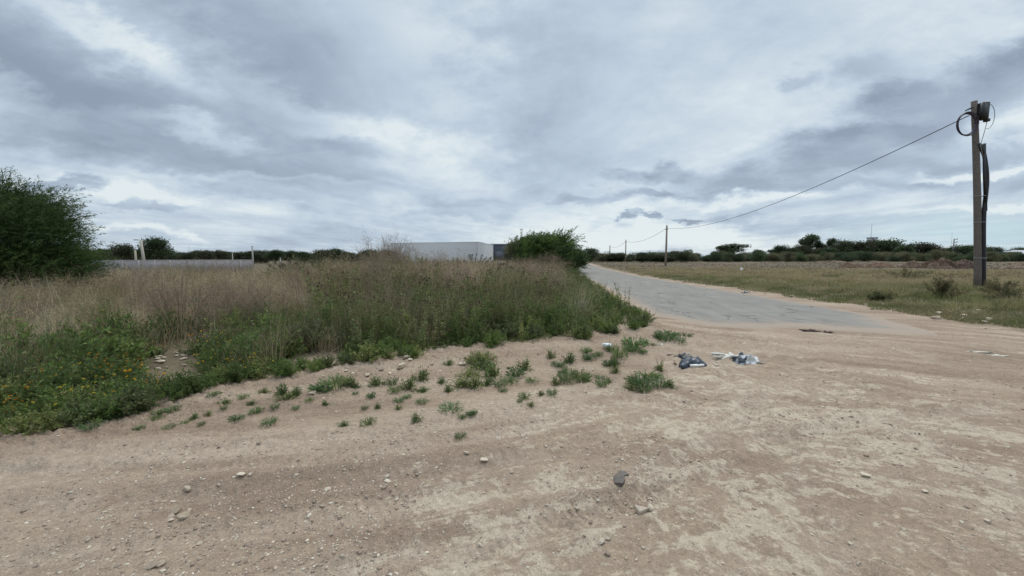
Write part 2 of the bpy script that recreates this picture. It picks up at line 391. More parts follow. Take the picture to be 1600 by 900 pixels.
def ground_mat():
    m, nt, N, L, b, out = mat_base('dirt_ground')
    def n(t, **k):
        x = N.new(t)
        for a, v in k.items(): setattr(x, a, v)
        return x
    def noise(vec, scale, det=8, rough=.6, dist=0):
        x = n('ShaderNodeTexNoise'); L.new(vec, x.inputs['Vector']); x.inputs['Scale'].default_value = scale
        x.inputs['Detail'].default_value = det; x.inputs['Roughness'].default_value = rough; x.inputs['Distortion'].default_value = dist
        return x.outputs[0]
    def mr(v, a, b_, lo=0, hi=1):
        x = n('ShaderNodeMapRange', interpolation_type='SMOOTHSTEP'); L.new(v, x.inputs[0])
        for i, q in enumerate((a, b_, lo, hi)): x.inputs[i + 1].default_value = q
        return x.outputs[0]
    def mth(op, a, b_):
        x = n('ShaderNodeMath', operation=op)
        for i, v in enumerate((a, b_)):
            if isinstance(v, (int, float)): x.inputs[i].default_value = v
            else: L.new(v, x.inputs[i])
        return x.outputs[0]
    def mix(f, a, b_, bt='MIX'):
        x = n('ShaderNodeMix', data_type='RGBA', blend_type=bt)
        for s_, v in ((x.inputs[0], f), (x.inputs[6], a), (x.inputs[7], b_)):
            if isinstance(v, tuple): s_.default_value = (*v, 1)
            elif isinstance(v, (int, float)): s_.default_value = v
            else: L.new(v, s_)
        return x.outputs[2]
    geo = n('ShaderNodeNewGeometry'); P = geo.outputs['Position']
    at_ = n('ShaderNodeAttribute'); at_.attribute_name = 'Col'     # r crust amount, g vegetated soil, b field
    sp = n('ShaderNodeSeparateColor'); L.new(at_.outputs['Color'], sp.inputs[0]); CR, VG, FD = sp.outputs
    a2 = n('ShaderNodeAttribute'); a2.attribute_name = 'Rut'; RT = a2.outputs['Fac']
    def mp(rz, sc):
        x = n('ShaderNodeMapping', vector_type='TEXTURE'); L.new(P, x.inputs[0]); x.inputs['Rotation'].default_value = (0, 0, math.radians(rz)); x.inputs['Scale'].default_value = sc
        return x.outputs[0]
    stL = mp(14, (6, .8, 1)); stR = mp(-28, (4.2, .9, 1))
    sepP = n('ShaderNodeSeparateXYZ'); L.new(P, sepP.inputs[0])
    side = mr(sepP.outputs[0], -.5, 3.5)
    nl = noise(stL, 1.6, 8, .62, .3); nr = noise(stR, 1.6, 8, .62, .3)
    st = mth('ADD', mth('MULTIPLY', nl, mth('SUBTRACT', 1.0, side)), mth('MULTIPLY', nr, side))
    big = noise(P, .45, 6, .6); mid = noise(P, 2.3, 10, .68, .4); fine = noise(P, 22, 8, .7); grit = noise(P, 95, 4, .7)
    c = mix(mr(big, .3, .7), (.278, .205, .150), (.33, .25, .184))
    c = mix(mr(st, .38, .66), c, (.40, .315, .24))
    c = mix(mth('MULTIPLY', mr(st, .48, .30), .7), c, (.235, .175, .13))
    # pale hard crust in ragged patches
    cr = mth('ADD', mth('MULTIPLY', mid, .62), mth('MULTIPLY', st, .38))
    cr = mth('ADD', cr, mth('MULTIPLY', fine, .10))
    stf = mth('ADD', mth('MULTIPLY', noise(stL, 7, 8, .7, .6), mth('SUBTRACT', 1.0, side)), mth('MULTIPLY', noise(stR, 7, 8, .7, .6), side))
    cr = mth('ADD', mth('MULTIPLY', cr, .34), mth('MULTIPLY', mth('ADD', noise(P, 6.5, 9, .74, .8), stf), .36))
    crm = mr(mth('ADD', cr, mth('MULTIPLY', mth('SUBTRACT', CR, .5), .20)), .606, .640)
    c = mix(mth('MULTIPLY', crm, .66), c, (.54, .46, .355))
    c = mix(mth('MULTIPLY', mth('MULTIPLY', mr(mid, .45, .3), mr(fine, .45, .6)), .7), c, (.25, .18, .14))
    c = mix(mth('MULTIPLY', RT, mr(mid, .35, .6)), c, (.45, .375, .30))
    # gravel specks at two sizes
    for sc_, th, am in ((38, .22, .8), (85, .25, .7)):
        vo = n('ShaderNodeTexVoronoi'); L.new(P, vo.inputs['Vector']); vo.inputs['Scale'].default_value = sc_; vo.inputs['Randomness'].default_value = 1
        sv = n('ShaderNodeSeparateColor'); L.new(vo.outputs['Color'], sv.inputs[0])
        dot = mth('MULTIPLY', mr(vo.outputs['Distance'], th, th * .6), mr(sv.outputs[0], .72, .8))
        c = mix(mth('MULTIPLY', dot, am), c, (.56, .49, .405))
        dot = mth('MULTIPLY', mr(vo.outputs['Distance'], th, th * .6), mr(sv.outputs[1], .86, .9))
        c = mix(mth('MULTIPLY', dot, am), c, (.17, .13, .105))
    c = mix(.55, c, mix(mr(grit, .3, .7), (.62, .62, .62), (1.25, 1.25, 1.25)), 'MULTIPLY')
    c = mix(.6, c, mix(mr(fine, .3, .7), (.7, .7, .7), (1.22, 1.22, 1.22)), 'MULTIPLY')
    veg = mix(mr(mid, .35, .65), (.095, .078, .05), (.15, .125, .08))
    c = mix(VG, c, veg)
    fld = mix(mr(noise(mp(8, (5, 1, 1)), .22, 8, .65), .35, .65), (.115, .09, .066), (.165, .13, .094))
    fld = mix(mth('MULTIPLY', mr(noise(P, .12, 6, .6), .5, .62), .6), fld, (.13, .125, .07))
    c = mix(FD, c, fld)
    L.new(c, b.inputs['Base Color']); b.inputs['Roughness'].default_value = .95; b.inputs['Specular IOR Level'].default_value = .12
    bp = n('ShaderNodeBump'); bp.inputs['Strength'].default_value = 1.0; bp.inputs['Distance'].default_value = .03
    hh = mth('ADD', mth('MULTIPLY', fine, .55), mth('MULTIPLY', grit, .22)); hh = mth('ADD', hh, mth('MULTIPLY', mid, .9)); hh = mth('ADD', hh, mth('MULTIPLY', st, .6))
    L.new(hh, bp.inputs['Height']); L.new(bp.outputs[0], b.inputs['Normal'])
    return m

def road_mat():
    m, nt, N, L, b, out = mat_base('worn_asphalt')
    def n(t, **k):
        x = N.new(t)
        for a, v in k.items(): setattr(x, a, v)
        return x
    geo = n('ShaderNodeNewGeometry'); P = geo.outputs['Position']
    def noise(vec, s, d=6, r=.6):
        x = n('ShaderNodeTexNoise'); L.new(vec, x.inputs['Vector']); x.inputs['Scale'].default_value = s; x.inputs['Detail'].default_value = d; x.inputs['Roughness'].default_value = r
        return x.outputs[0]
    def mr(v, a, b_, lo=0, hi=1):
        x = n('ShaderNodeMapRange', interpolation_type='SMOOTHSTEP'); L.new(v, x.inputs[0])
        for i, q in enumerate((a, b_, lo, hi)): x.inputs[i + 1].default_value = q
        return x.outputs[0]
    def mix(f, a, b_, bt='MIX'):
        x = n('ShaderNodeMix', data_type='RGBA', blend_type=bt)
        for s_, v in ((x.inputs[0], f), (x.inputs[6], a), (x.inputs[7], b_)):
            if isinstance(v, tuple): s_.default_value = (*v, 1)
            elif isinstance(v, (int, float)): s_.default_value = v
            else: L.new(v, s_)
        return x.outputs[2]
    def mth(op, a, b_):
        x = n('ShaderNodeMath', operation=op)
        for i, v in enumerate((a, b_)):
            if isinstance(v, (int, float)): x.inputs[i].default_value = v
            else: L.new(v, x.inputs[i])
        return x.outputs[0]
    mp = n('ShaderNodeMapping', vector_type='TEXTURE'); L.new(P, mp.inputs[0]); mp.inputs['Rotation'].default_value = (0, 0, math.radians(-6)); mp.inputs['Scale'].default_value = (.5, 3.2, 1)
    st = noise(mp.outputs[0], 1.3, 8, .68)
    c = mix(mr(st, .35, .65), (.222, .208, .188), (.262, .247, .222))
    c = mix(mr(noise(P, 1.1), .5, .68, 0, .5), c, (.185, .182, .18))
    a = n('ShaderNodeAttribute'); a.attribute_name = 'Col'
    sp = n('ShaderNodeSeparateColor'); L.new(a.outputs['Color'], sp.inputs[0])
    vo = n('ShaderNodeTexVoronoi', feature='DISTANCE_TO_EDGE'); vo.inputs['Scale'].default_value = .9; vo.inputs['Randomness'].default_value = 1
    wv = n('ShaderNodeTexNoise'); L.new(P, wv.inputs['Vector']); wv.inputs['Scale'].default_value = 2.2; wv.inputs['Detail'].default_value = 6
    av = n('ShaderNodeVectorMath', operation='ADD'); L.new(P, av.inputs[0]); L.new(wv.outputs['Color'], av.inputs[1]); L.new(av.outputs[0], vo.inputs['Vector'])
    c = mix(mth('MULTIPLY', mr(vo.outputs['Distance'], .03, .0), mr(noise(P, .5), .45, .6)), c, (.09, .085, .08))
    c = mix(mth('MULTIPLY', mr(noise(P, .55, 3, .5), .56, .58), .18), c, (.185, .175, .16))
    dust = mth('MULTIPLY', mr(mth('ADD', sp.outputs[0], mth('MULTIPLY', mth('SUBTRACT', noise(P, 1.8, 8, .65), .5), 1.3)), .25, .95), .85)
    c = mix(dust, c, (.345, .275, .22))
    c = mix(.5, c, mix(mr(noise(P, 60, 4, .7), .3, .7), (.72, .72, .72), (1.25, 1.25, 1.25)), 'MULTIPLY')
    L.new(c, b.inputs['Base Color']); b.inputs['Roughness'].default_value = .95; b.inputs['Specular IOR Level'].default_value = .08
    bp = n('ShaderNodeBump'); bp.inputs['Strength'].default_value = .35; bp.inputs['Distance'].default_value = .01
    L.new(noise(P, 50, 4, .7), bp.inputs['Height']); L.new(bp.outputs[0], b.inputs['Normal'])
    return m

# ------------------------------------------------------------------ ground sheet
def ground():
    th = np.concatenate([np.linspace(-62, 62, 1000), np.linspace(64, 296, 60)]) * math.pi / 180
    r = np.concatenate([[0.35, .8, 1.2], np.geomspace(1.5, 24, 560), np.geomspace(24.6, 200, 160), np.geomspace(230, 9000, 22)])
    T, RR = np.meshgrid(th, r)
    x = (RR * np.sin(T)).ravel(); y = (RR * np.cos(T)).ravel()
    z = height(x, y)
    sT = poly_dist(x, y, THICKET) + .5 * fbm(x, y, 5, 4); sV = poly_dist(x, y, VERGE) + .6 * fbm(x * 1.2, y * 1.2, 6, 4)
    sR = poly_dist(x, y, ROAD)
    crust = .5 + .27 * np.exp(-(((x - 1.5 - .25 * (y - 3)) / 1.6) ** 2 + ((y - 3.4) / 2.6) ** 2)) + .03 * np.exp(-(((x + .8) / .9) ** 2 + ((y - 1.9) / .7) ** 2)) + .1 * sst(0, 2.5, x) - .45 * sst(0, -3, x) + .15 * sst(5, 2, y) - .2 * sst(4, 8, x) * sst(7, 9, y) + .25 * fbm(x / 2, y / 2, 17, 3)
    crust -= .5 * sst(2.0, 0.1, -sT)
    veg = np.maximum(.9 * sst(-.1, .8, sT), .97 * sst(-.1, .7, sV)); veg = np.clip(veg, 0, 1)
    field = np.clip(sst(9.8, 11.5, x) * sst(30, 38, y) + sst(46, 60, np.hypot(x, y)), 0, 1) * sst(.3, 1.5, -sR)
    rut = np.zeros_like(x)
    for i, q in enumerate(RUTS):
        d = poly_dist(x, y, q, False) + .05 * fbm(x, y, 70 + i, 2)
        rut = np.maximum(rut, np.exp(-(d / .13) ** 2) * .5 * np.clip(.6 + fbm(x * .8, y * .8, 95 + i, 2), 0, 1))
    nr, ntn = len(r), len(th)
    i, j = np.meshgrid(np.arange(nr - 1), np.arange(ntn), indexing='ij'); j2 = (j + 1) % ntn
    Q = np.stack([i * ntn + j, (i + 1) * ntn + j, (i + 1) * ntn + j2, i * ntn + j2], -1).reshape(-1, 4)[:, ::-1]
    mb = MB()
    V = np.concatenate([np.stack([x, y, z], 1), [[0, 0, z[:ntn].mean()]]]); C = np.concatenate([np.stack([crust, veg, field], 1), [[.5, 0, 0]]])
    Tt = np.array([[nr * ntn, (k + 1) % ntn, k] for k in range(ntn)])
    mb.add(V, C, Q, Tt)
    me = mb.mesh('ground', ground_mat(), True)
    a = me.attributes.new('Rut', 'FLOAT', 'POINT'); a.data.foreach_set('value', np.append(rut, 0).astype(np.float32))
    tag(ob('ground', me), kind='structure')
ground()

def road():
    ys = np.concatenate([np.linspace(6.8, 20, 110), np.geomspace(20.3, 150, 90)])
    l_y = [6, 9.8, 14.5, 25, 32, 53, 90, 150]; l_x = [2.6, 3.3, 3.9, 4.8, 5.4, 6.4, 12.1, 21.6]
    r_y = [6, 10, 16, 22, 32, 53, 90, 150]; r_x = [9.6, 10.1, 10.3, 10.5, 10.9, 13.2, 18.9, 28.4]
    W = 50; V = []; C = []
    lx = np.interp(ys, l_y, l_x); rx = np.interp(ys, r_y, r_x)
    for k, yy in enumerate(ys):
        t = np.linspace(0, 1, W); xx = lx[k] + (rx[k] - lx[k]) * t
        zz = 0.008 + .012 * (1 - (2 * t - 1) ** 2)
        V.append(np.stack([xx, np.full(W, yy), zz], 1))
        sd = poly_dist(xx, np.full(W, yy), ROAD)
        du = np.exp(-np.clip(sd, 0, 9) / .45) * .9 + .6 * float(sst(12, 7.3, yy)) * np.exp(-np.clip(sd, 0, 9) / 1.3)
        C.append(np.stack([du, du * 0, du * 0], 1))
    # cut the near end where the asphalt breaks off: drop it below the soil
    V = np.concatenate(V); C = np.concatenate(C)
    sd = poly_dist(V[:, 0], V[:, 1], ROAD)
    sd2 = sd + 0.16 * fbm(V[:, 0] * 2.5, V[:, 1] * 2.5, 99, 3)
    V[:, 2] -= .05 * sst(.1, -.25, sd2)
    i, j = np.meshgrid(np.arange(len(ys) - 1), np.arange(W - 1), indexing='ij')
    Q = np.stack([i * W + j, i * W + j + 1, (i + 1) * W + j + 1, (i + 1) * W + j], -1).reshape(-1, 4)
    mb = MB(); mb.add(V, C, Q)
    tag(ob('road', mb.mesh('road', road_mat(), True)), kind='structure')
road()

# ------------------------------------------------------------------ plant prototypes
def jit(c, n, a=.18):
    c = np.array(c); k = 1 + R.normal(0, a, (n, 1)); h = 1 + R.normal(0, a * .35, (n, 3))
    return np.clip(c * k * h, .005, 1)
G_DK, G_MD, G_LT, G_YL = (.10, .145, .045), (.16, .215, .065), (.235, .27, .095), (.31, .31, .12)
TAN, BRN, GRY = (.56, .47, .30), (.34, .27, .18), (.46, .41, .31)

def p_dry_clump(n=90, h=1.0, col=TAN, spread=.22, w=.005, lean=.5):
    mb = MB(); a = R.uniform(0, 2 * np.pi, n); rr = spread * np.sqrt(R.uniform(0, 1, n))
    base = np.stack([rr * np.cos(a), rr * np.sin(a), np.full(n, -.03)], 1)
    blades(mb, base, R.uniform(.45, 1.05, n) * h, a + R.normal(0, .8, n), R.gamma(2, lean / 2, n).clip(0, 1.3), R.uniform(.6, 1.3, n) * w, jit(col, n), 3, coltip=jit(np.array(col) * 1.15, n))
    return mb
def p_dry_bush(h=1.2, col=BRN, r=.55, stems=26, seed_specks=900, w=.007):
    """twiggy dead bush: forking fine stems carrying seed specks"""
    mb = MB(); lines = []
    for k in range(stems):
        a = R.uniform(0, 6.28); el = R.uniform(.75, 1.5); L_ = h * R.uniform(.7, 1.08)
        p0 = np.array([.08 * math.cos(a), .08 * math.sin(a), -.03]); d = np.array([math.cos(a) * math.cos(el), math.sin(a) * math.cos(el), math.sin(el)])
        pts = [p0]
        for s_ in range(5):
            d = nrm(d + R.normal(0, .09, 3)); pts.append(pts[-1] + d * L_ / 5)
        lines.append(np.array(pts))
    tw = []
    for pts in lines:
        tube(mb, pts, np.linspace(w * .8, w * .3, 6), np.array(col) * R.uniform(.8, 1.1), 3)
        for q in range(9):
            t = R.uniform(.25, .98) * 5; i = int(t); p = pts[i] + (pts[min(i + 1, 5)] - pts[i]) * (t - i)
            d = nrm(nrm(pts[min(i + 1, 5)] - pts[max(i - 1, 0)]) + R.normal(0, .5, 3)); tw.append((p, d, h * R.uniform(.12, .32)))
    P = np.array([t[0] for t in tw]); D = np.array([t[1] for t in tw]); LL = np.array([t[2] for t in tw])
    for rep in range(3):
        D2 = nrm(D + R.normal(0, .35, D.shape))
        leaves(mb, P, D2, LL * R.uniform(.6, 1, len(P)), np.full(len(P), w * .75), jit(col, len(P)), .05)
    n = seed_specks; i = R.integers(0, len(P), n); pp = P[i] + D[i] * (LL[i] * R.uniform(.2, 1.1, n))[:, None] + R.normal(0, .03, (n, 3))
    leaves(mb, pp, R.normal(0, 1, (n, 3)) + [0, 0, .6], R.uniform(.02, .045, n), R.uniform(.006, .013, n), jit(np.array(col) * 1.25, n, .22))
    return mb
def stemmy(h, nst, nleaf, col, stemcol, r=.12, leafL=.09, leafW=.018, lean=.25, low=.05):
    """upright weed: several stems, narrow leaves all the way up; returns foliage and stem-tip points"""
    mb = MB(); tips = []
    for k in range(nst):
        a = R.uniform(0, 6.28); q = r * math.sqrt(R.uniform(0, 1)); hh = h * R.uniform(.65, 1.05)
        p0 = np.array([q * math.cos(a), q * math.sin(a), -.03]); lv = lean * R.uniform(0, 1.2) * hh
        t = np.linspace(0, 1, 5)[:, None]
        pts = p0 + t ** 1.7 * lv * np.array([math.cos(a), math.sin(a), 0]) + t * hh * np.array([0, 0, 1.]) + R.normal(0, .008, (5, 3))
        tube(mb, pts, np.linspace(.006, .0025, 5), stemcol, 3)
        n = int(nleaf * hh / h); tt = R.uniform(low, .97, n); f = tt * 4; i = np.minimum(f.astype(int), 3)
        P = pts[i] + (pts[i + 1] - pts[i]) * (f - i)[:, None]
        an = R.uniform(0, 6.28, n); D = np.stack([np.cos(an), np.sin(an), R.uniform(.1, 1.1, n)], 1)
        s_ = (1.25 - .75 * tt)
        leaves(mb, P, D, leafL * s_ * R.uniform(.7, 1.35, n), leafW * 1.35 * s_ * R.uniform(.7, 1.2, n), jit(np.array(col) * R.uniform(.75, 1.35), n, .25), .22)
        tips.append(pts[-1])
    return mb, tips
def head(mb, p, r, col):
    v, f = ICO1; v = v * r * (1 + R.uniform(-.2, .25, (len(v), 1))); v = v * [1, 1, 1.2] + p
    mb.add(v, jit(col, len(v), .15), None, f)
def p_thistle(h=1.1, col=G_MD, nst=7):
    mb, tips = stemmy(h, nst, 75, col, (.17, .16, .07))
    parts = [('foliage', mb.mesh('thistle_foliage', M_LEAF))]
    for t in tips:
        hb = MB()
        for q in range(3):
            e = t + R.normal(0, .03, 3) + [0, 0, .03]; tube(hb, [t, (t + e) / 2, e], .002, (.12, .10, .06), 3); head(hb, e, R.uniform(.009, .015), (.085, .055, .04) if R.random() < .5 else (.30, .24, .16))
            n = 12; leaves(hb, np.tile(e, (n, 1)), R.normal(0, 1, (n, 3)) + [0, 0, .5], np.full(n, .03), np.full(n, .003), jit((.17, .13, .085), n))
        parts.append(('seed_head', hb.mesh('seed_head', M_DRY)))
    return parts
def p_leafy(h=.6, col=G_MD, r=.35, n=900, L=.06, W=.024, flower=None, nf=6):
    """rounded leafy weed made of short leafy shoots"""
    mb = MB(); ns = 40
    for k in range(ns):
        a = R.uniform(0, 6.28); el = R.uniform(.35, 1.5); q = h * R.uniform(.6, 1.05)
        d = np.array([math.cos(a) * math.cos(el) * r / h * 1.6, math.sin(a) * math.cos(el) * r / h * 1.6, math.sin(el)])
        t = np.linspace(0, 1, 4)[:, None]; pts = np.array([0, 0, -.03]) + d * q * t + R.normal(0, .015, (4, 3)) * t
        tube(mb, pts, np.linspace(.004, .002, 4), (.11, .12, .045), 3)
        m = n // ns; tt = R.uniform(.15, 1, m) ** .8; f = tt * 3; i = np.minimum(f.astype(int), 2)
        P = pts[i] + (pts[i + 1] - pts[i]) * (f - i)[:, None] + R.normal(0, .018, (m, 3))
        leaves(mb, P, R.normal(0, 1, (m, 3)) + d * .8 + [0, 0, .5], L * R.uniform(.6, 1.3, m), W * R.uniform(.7, 1.3, m), jit(col, m, .22), .15)
    parts = [('foliage', mb.mesh('foliage', M_LEAF))]
    if flower:
        for k in range(nf):
            a = R.uniform(0, 6.28); q = r * math.sqrt(R.uniform(0, 1)); p = np.array([q * math.cos(a), q * math.sin(a), h * (1.12 - .5 * (q / r) ** 2) * R.uniform(.8, 1.05)])
            fb = MB(); m = 9; an = np.arange(m) * 2 * np.pi / m + R.uniform(0, 1)
            tl = nrm(np.array([R.normal(0, .4), R.normal(-.3, .4), 1.])); uu = nrm(np.cross(tl, [1, 0, 0])); vv = np.cross(tl, uu)
            leaves(fb, np.tile(p, (m, 1)), np.cos(an)[:, None] * uu + np.sin(an)[:, None] * vv + tl * .35, np.full(m, .015), np.full(m, .009), jit(flower, m, .1), 0)
            head(fb, p + tl * .003, .005, np.array(flower) * .6)
            tube(fb, [p * [.7, .7, .45], p * [.9, .9, .75], p], .002, (.10, .13, .05), 3)
            parts.append(('flower', fb.mesh('flower', M_LEAF)))
    return parts
def p_tuft(n=46, h=.12, col=G_MD, w=.014, r=.03, lean=.9):
    mb = MB(); a = R.uniform(0, 6.28, n); rr = r * np.sqrt(R.uniform(0, 1, n))
    base = np.stack([rr * np.cos(a), rr * np.sin(a), np.full(n, -.008)], 1)
    blades(mb, base, R.uniform(.5, 1.1, n) * h, a + R.normal(0, .5, n), R.uniform(.2, 1.25, n) * lean, R.uniform(.7, 1.3, n) * w, jit(col, n, .2), 3)
    m = n * 3; q = R.uniform(0, 6.28, m); rd = h * .7 * R.uniform(.1, 1, m) ** .6
    leaves(mb, np.stack([rd * np.cos(q), rd * np.sin(q), R.uniform(.05, .5, m) * h], 1), np.stack([np.cos(q), np.sin(q), R.uniform(0, 1.2, m)], 1), np.full(m, h * .32), np.full(m, w * .9), jit(col, m, .22))
    return mb

print('protos')
dry_m = [p_dry_clump(170, 1.0, c, .26, .007).mesh('dry_grass_clump', M_DRY) for c in (TAN, GRY, (.30, .22, .15), (.25, .185, .13))]
bush_m = [p_dry_bush(1.15, c, .5, 26, 1300).mesh('dry_bush', M_DRY) for c in (BRN, (.27, .21, .165), (.25, .20, .125), (.20, .185, .10), (.27, .20, .15))]
thistle_m = [p_thistle(1.0, c, k) for c, k in ((G_MD, 8), (G_LT, 9), ((.19, .23, .095), 7), ((.24, .25, .12), 8), ((.14, .20, .065), 9))]
leafy_m = [p_leafy(.6, c, .34, 1300, L_, W_) for c, L_, W_ in ((G_MD, .085, .028), (G_DK, .07, .026), ((.13, .19, .055), .10, .02), (G_LT, .07, .026), ((.14, .17, .075), .08, .026))]
mari_m = [p_leafy(.30, c, .24, 800, .042, .016, f, nf) for c, f, nf in ((G_MD, (.75, .36, .015), 10), (G_DK, (.80, .50, .02), 8), (G_MD, (.75, .33, .02), 12), (G_LT, (.78, .6, .04), 8))]
tuft_m = [p_tuft(40, .12, c, w_, r_, l_).mesh('weed_tuft', M_LEAF) for c, w_, r_, l_ in (
    ((.13, .20, .075), .011, .03, .9), ((.105, .165, .07), .013, .035, 1.2), ((.16, .22, .08), .009, .04, .7), ((.15, .19, .09), .010, .05, 1.1), ((.12, .19, .08), .008, .06, .6))]
tuft_m += [p_leafy(.12, c, .08, n_, .028, .009)[0][1] for c, n_ in (((.15, .21, .075), 340), ((.20, .24, .09), 300), ((.12, .18, .07), 380))]
verge_m = [p_dry_clump(150, .50, c, .25, .006, .7).mesh('grass_tussock', M_DRY) for c in ((.26, .235, .115), (.34, .285, .17), (.18, .20, .08), (.42, .35, .22))]

def bare_mask(x, y):
    yv = y * math.cos(TH) + H0 * math.sin(TH); u = x / yv; v = (-H0 + 0.1) * math.cos(TH) + y * math.sin(TH)
    px = 800 + FPX * u; py = 450 - FPX * (v / yv); b = np.zeros(np.shape(px), bool)
    px = px + 16 * fbm(px / 22, py / 12, 501, 2)
    for cx, cy, rx, ry in ((272, 578, 52, 24), (490, 566, 52, 18), (150, 489, 62, 12), (775, 528, 16, 10)):
        b = b | (((px - cx) / rx) ** 2 + ((py - cy) / ry) ** 2 < 1)
    return b
# ------------------------------------------------------------------ stuff: merged grass masses
def scatter(n, rmin, rmax, a0, a1):
    a = np.radians(R.uniform(a0, a1, n)); r = np.exp(R.uniform(np.log(rmin), np.log(rmax), n))
    return r * np.sin(a), r * np.cos(a)

def margin(x, y): return .58 + .42 * sst(.2, 3.2, poly_dist(np.atleast_1d(x), np.atleast_1d(y), FRONT[13:], False))
def thicket_stuff():
    # dry grass and stalks
    x, y = scatter(150000, 3.0, 60, -62, 20)
    s = poly_dist(x, y, THICKET); nz = fbm(x / 1.6, y / 1.6, 201, 3); n2 = fbm(x / .5, y / .5, 205, 2)
    bare = bare_mask(x, y)
    k = (s > .15) & ~bare
    depth = np.where(x < -3, s * .95, s * .62)
    pd = np.clip(sst(.3, 2.6, depth + nz * 3.0), 0.14, 1) * np.clip(.45 + n2 * 1.9 + nz * 1.6, .03, 1)
    m = k & (R.uniform(0, 1, len(x)) < pd)
    xx, yy = x[m], y[m]; r = np.hypot(xx, yy); n = len(xx); ss = s[m]
    hh = (.30 + .50 * sst(.5, 5, ss)) * R.uniform(.4, 1.25, n) * (1 + 2.3 * nz[m] + 1.2 * n2[m]) * (1 - .35 * sst(-8, -14, xx) * sst(20, 12, yy))
    hh = np.clip(hh * margin(xx, yy) * (.82 + .18 * sst(-6.5, -4, xx / np.maximum(yy, 3) * 8)) * (1 + .25 * sst(-4, -2, xx)), .12, 1.4)
    mix = fbm(xx / 1.1, yy / 1.1, 211, 2)[:, None]
    c = jit((.50, .42, .27), n, .3) * sst(-.3, .3, mix) + jit((.39, .31, .205), n, .3) * (1 - sst(-.3, .3, mix))
    mb = MB(); blades(mb, np.stack([xx, yy, height(xx, yy, False) - .04], 1), hh, R.normal(.2, 1.6, n), R.gamma(2, .22, n).clip(0, 1.4), np.maximum(.0038, r * .00042) * R.uniform(.7, 1.5, n), c, 3, coltip=c * 1.12)
    # airy seed tops
    n3 = 60000; i = R.integers(0, n, n3); sel = np.stack([xx[i], yy[i], height(xx[i], yy[i], False) + hh[i] * R.uniform(.55, 1.0, n3)], 1) + R.normal(0, .05, (n3, 3))
    leaves(mb, sel, R.normal(0, 1, (n3, 3)) + [0, 0, 1], R.uniform(.03, .07, n3) * (1 + r[i] * .02), np.maximum(.005, r[i] * .0006), jit((.23, .185, .14), n3, .2))
    tag(ob('dry_grass', mb.mesh('dry_grass', M_DRY)), 'tan and brown dry grass filling the back of the weed thicket', 'dry grass', kind='stuff')
    print('dry', mb.n)
    # green undergrowth in front and in patches
    x, y = scatter(100000, 2.8, 45, -62, 20)
    s = poly_dist(x, y, THICKET); nz = fbm(x / 1.6, y / 1.6, 201, 3); n4 = fbm(x / 1.3 + .8 * fbm(x, y, 7, 3), y / 1.3 + .8 * fbm(x, y, 9, 3), 231, 5, .65)
    bare = bare_mask(x, y)
    soil = (np.hypot((x - at(285, 560)[0]) / 1.3, y - at(285, 560)[1]) < .42) | (np.hypot((x - at(490, 560)[0]) / 1.2, y - at(490, 560)[1]) < .4)
    m = (s > .02) & ~bare & ~soil & (R.uniform(0, 1, len(x)) < np.clip(.95 * (1 - sst(.9, 3.4 + 1.4 * sst(-4, 0, x), s + nz * 3.2)) + .40 * sst(-.05, .45, n4) * sst(15, 7, y), .02, 1))
    xx, yy = x[m], y[m]; n = len(xx); ss = s[m]; r = np.hypot(xx, yy)
    n7 = fbm(xx / .45, yy / .45, 261, 3); hmax = (.12 + (.30 + .2 * sst(-4, -1, xx)) * sst(0, 1.2, ss)) * (1 + 1.3 * nz[m] + 1.8 * n7) * (1 - .45 * sst(-3, -5.5, xx) * sst(2.2, .3, ss)); hmax = np.clip(hmax * margin(xx, yy), .08, .8)
    zz = R.uniform(0.0, 1, n) ** .8 * hmax
    k = fbm(xx / .7, yy / .7, 241, 2)[:, None]
    c = jit(G_MD, n, .25) * sst(-.35, .1, k) + jit((.09, .145, .045), n, .25) * (1 - sst(-.35, .1, k)); yl = sst(.12, .4, k); c = c * (1 - yl) + jit((.26, .27, .10), n, .2) * yl
    mb = MB(); P = np.stack([xx, yy, height(xx, yy, False) + zz - .01], 1)
    leaves(mb, P, R.normal(0, 1, (n, 3)) + [0, 0, .9], R.uniform(.035, .09, n) * (1 + .02 * r), R.uniform(.008, .02, n) * (1 + .03 * r), c)
    n5 = 60000; i = R.integers(0, n, n5)
    blades(mb, np.stack([xx[i], yy[i], height(xx[i], yy[i], False) - .03], 1), hmax[i] * R.uniform(.5, 1.3, n5), R.uniform(0, 6.28, n5), R.uniform(0, .8, n5), np.maximum(.005, r[i] * .0006), jit((.10, .135, .045), n5, .25), 3)
    tag(ob('green_undergrowth', mb.mesh('green_undergrowth', M_LEAF)), 'dense green undergrowth along the front of the weed thicket', 'undergrowth', kind='stuff')
    print('green', mb.n)
thicket_stuff()

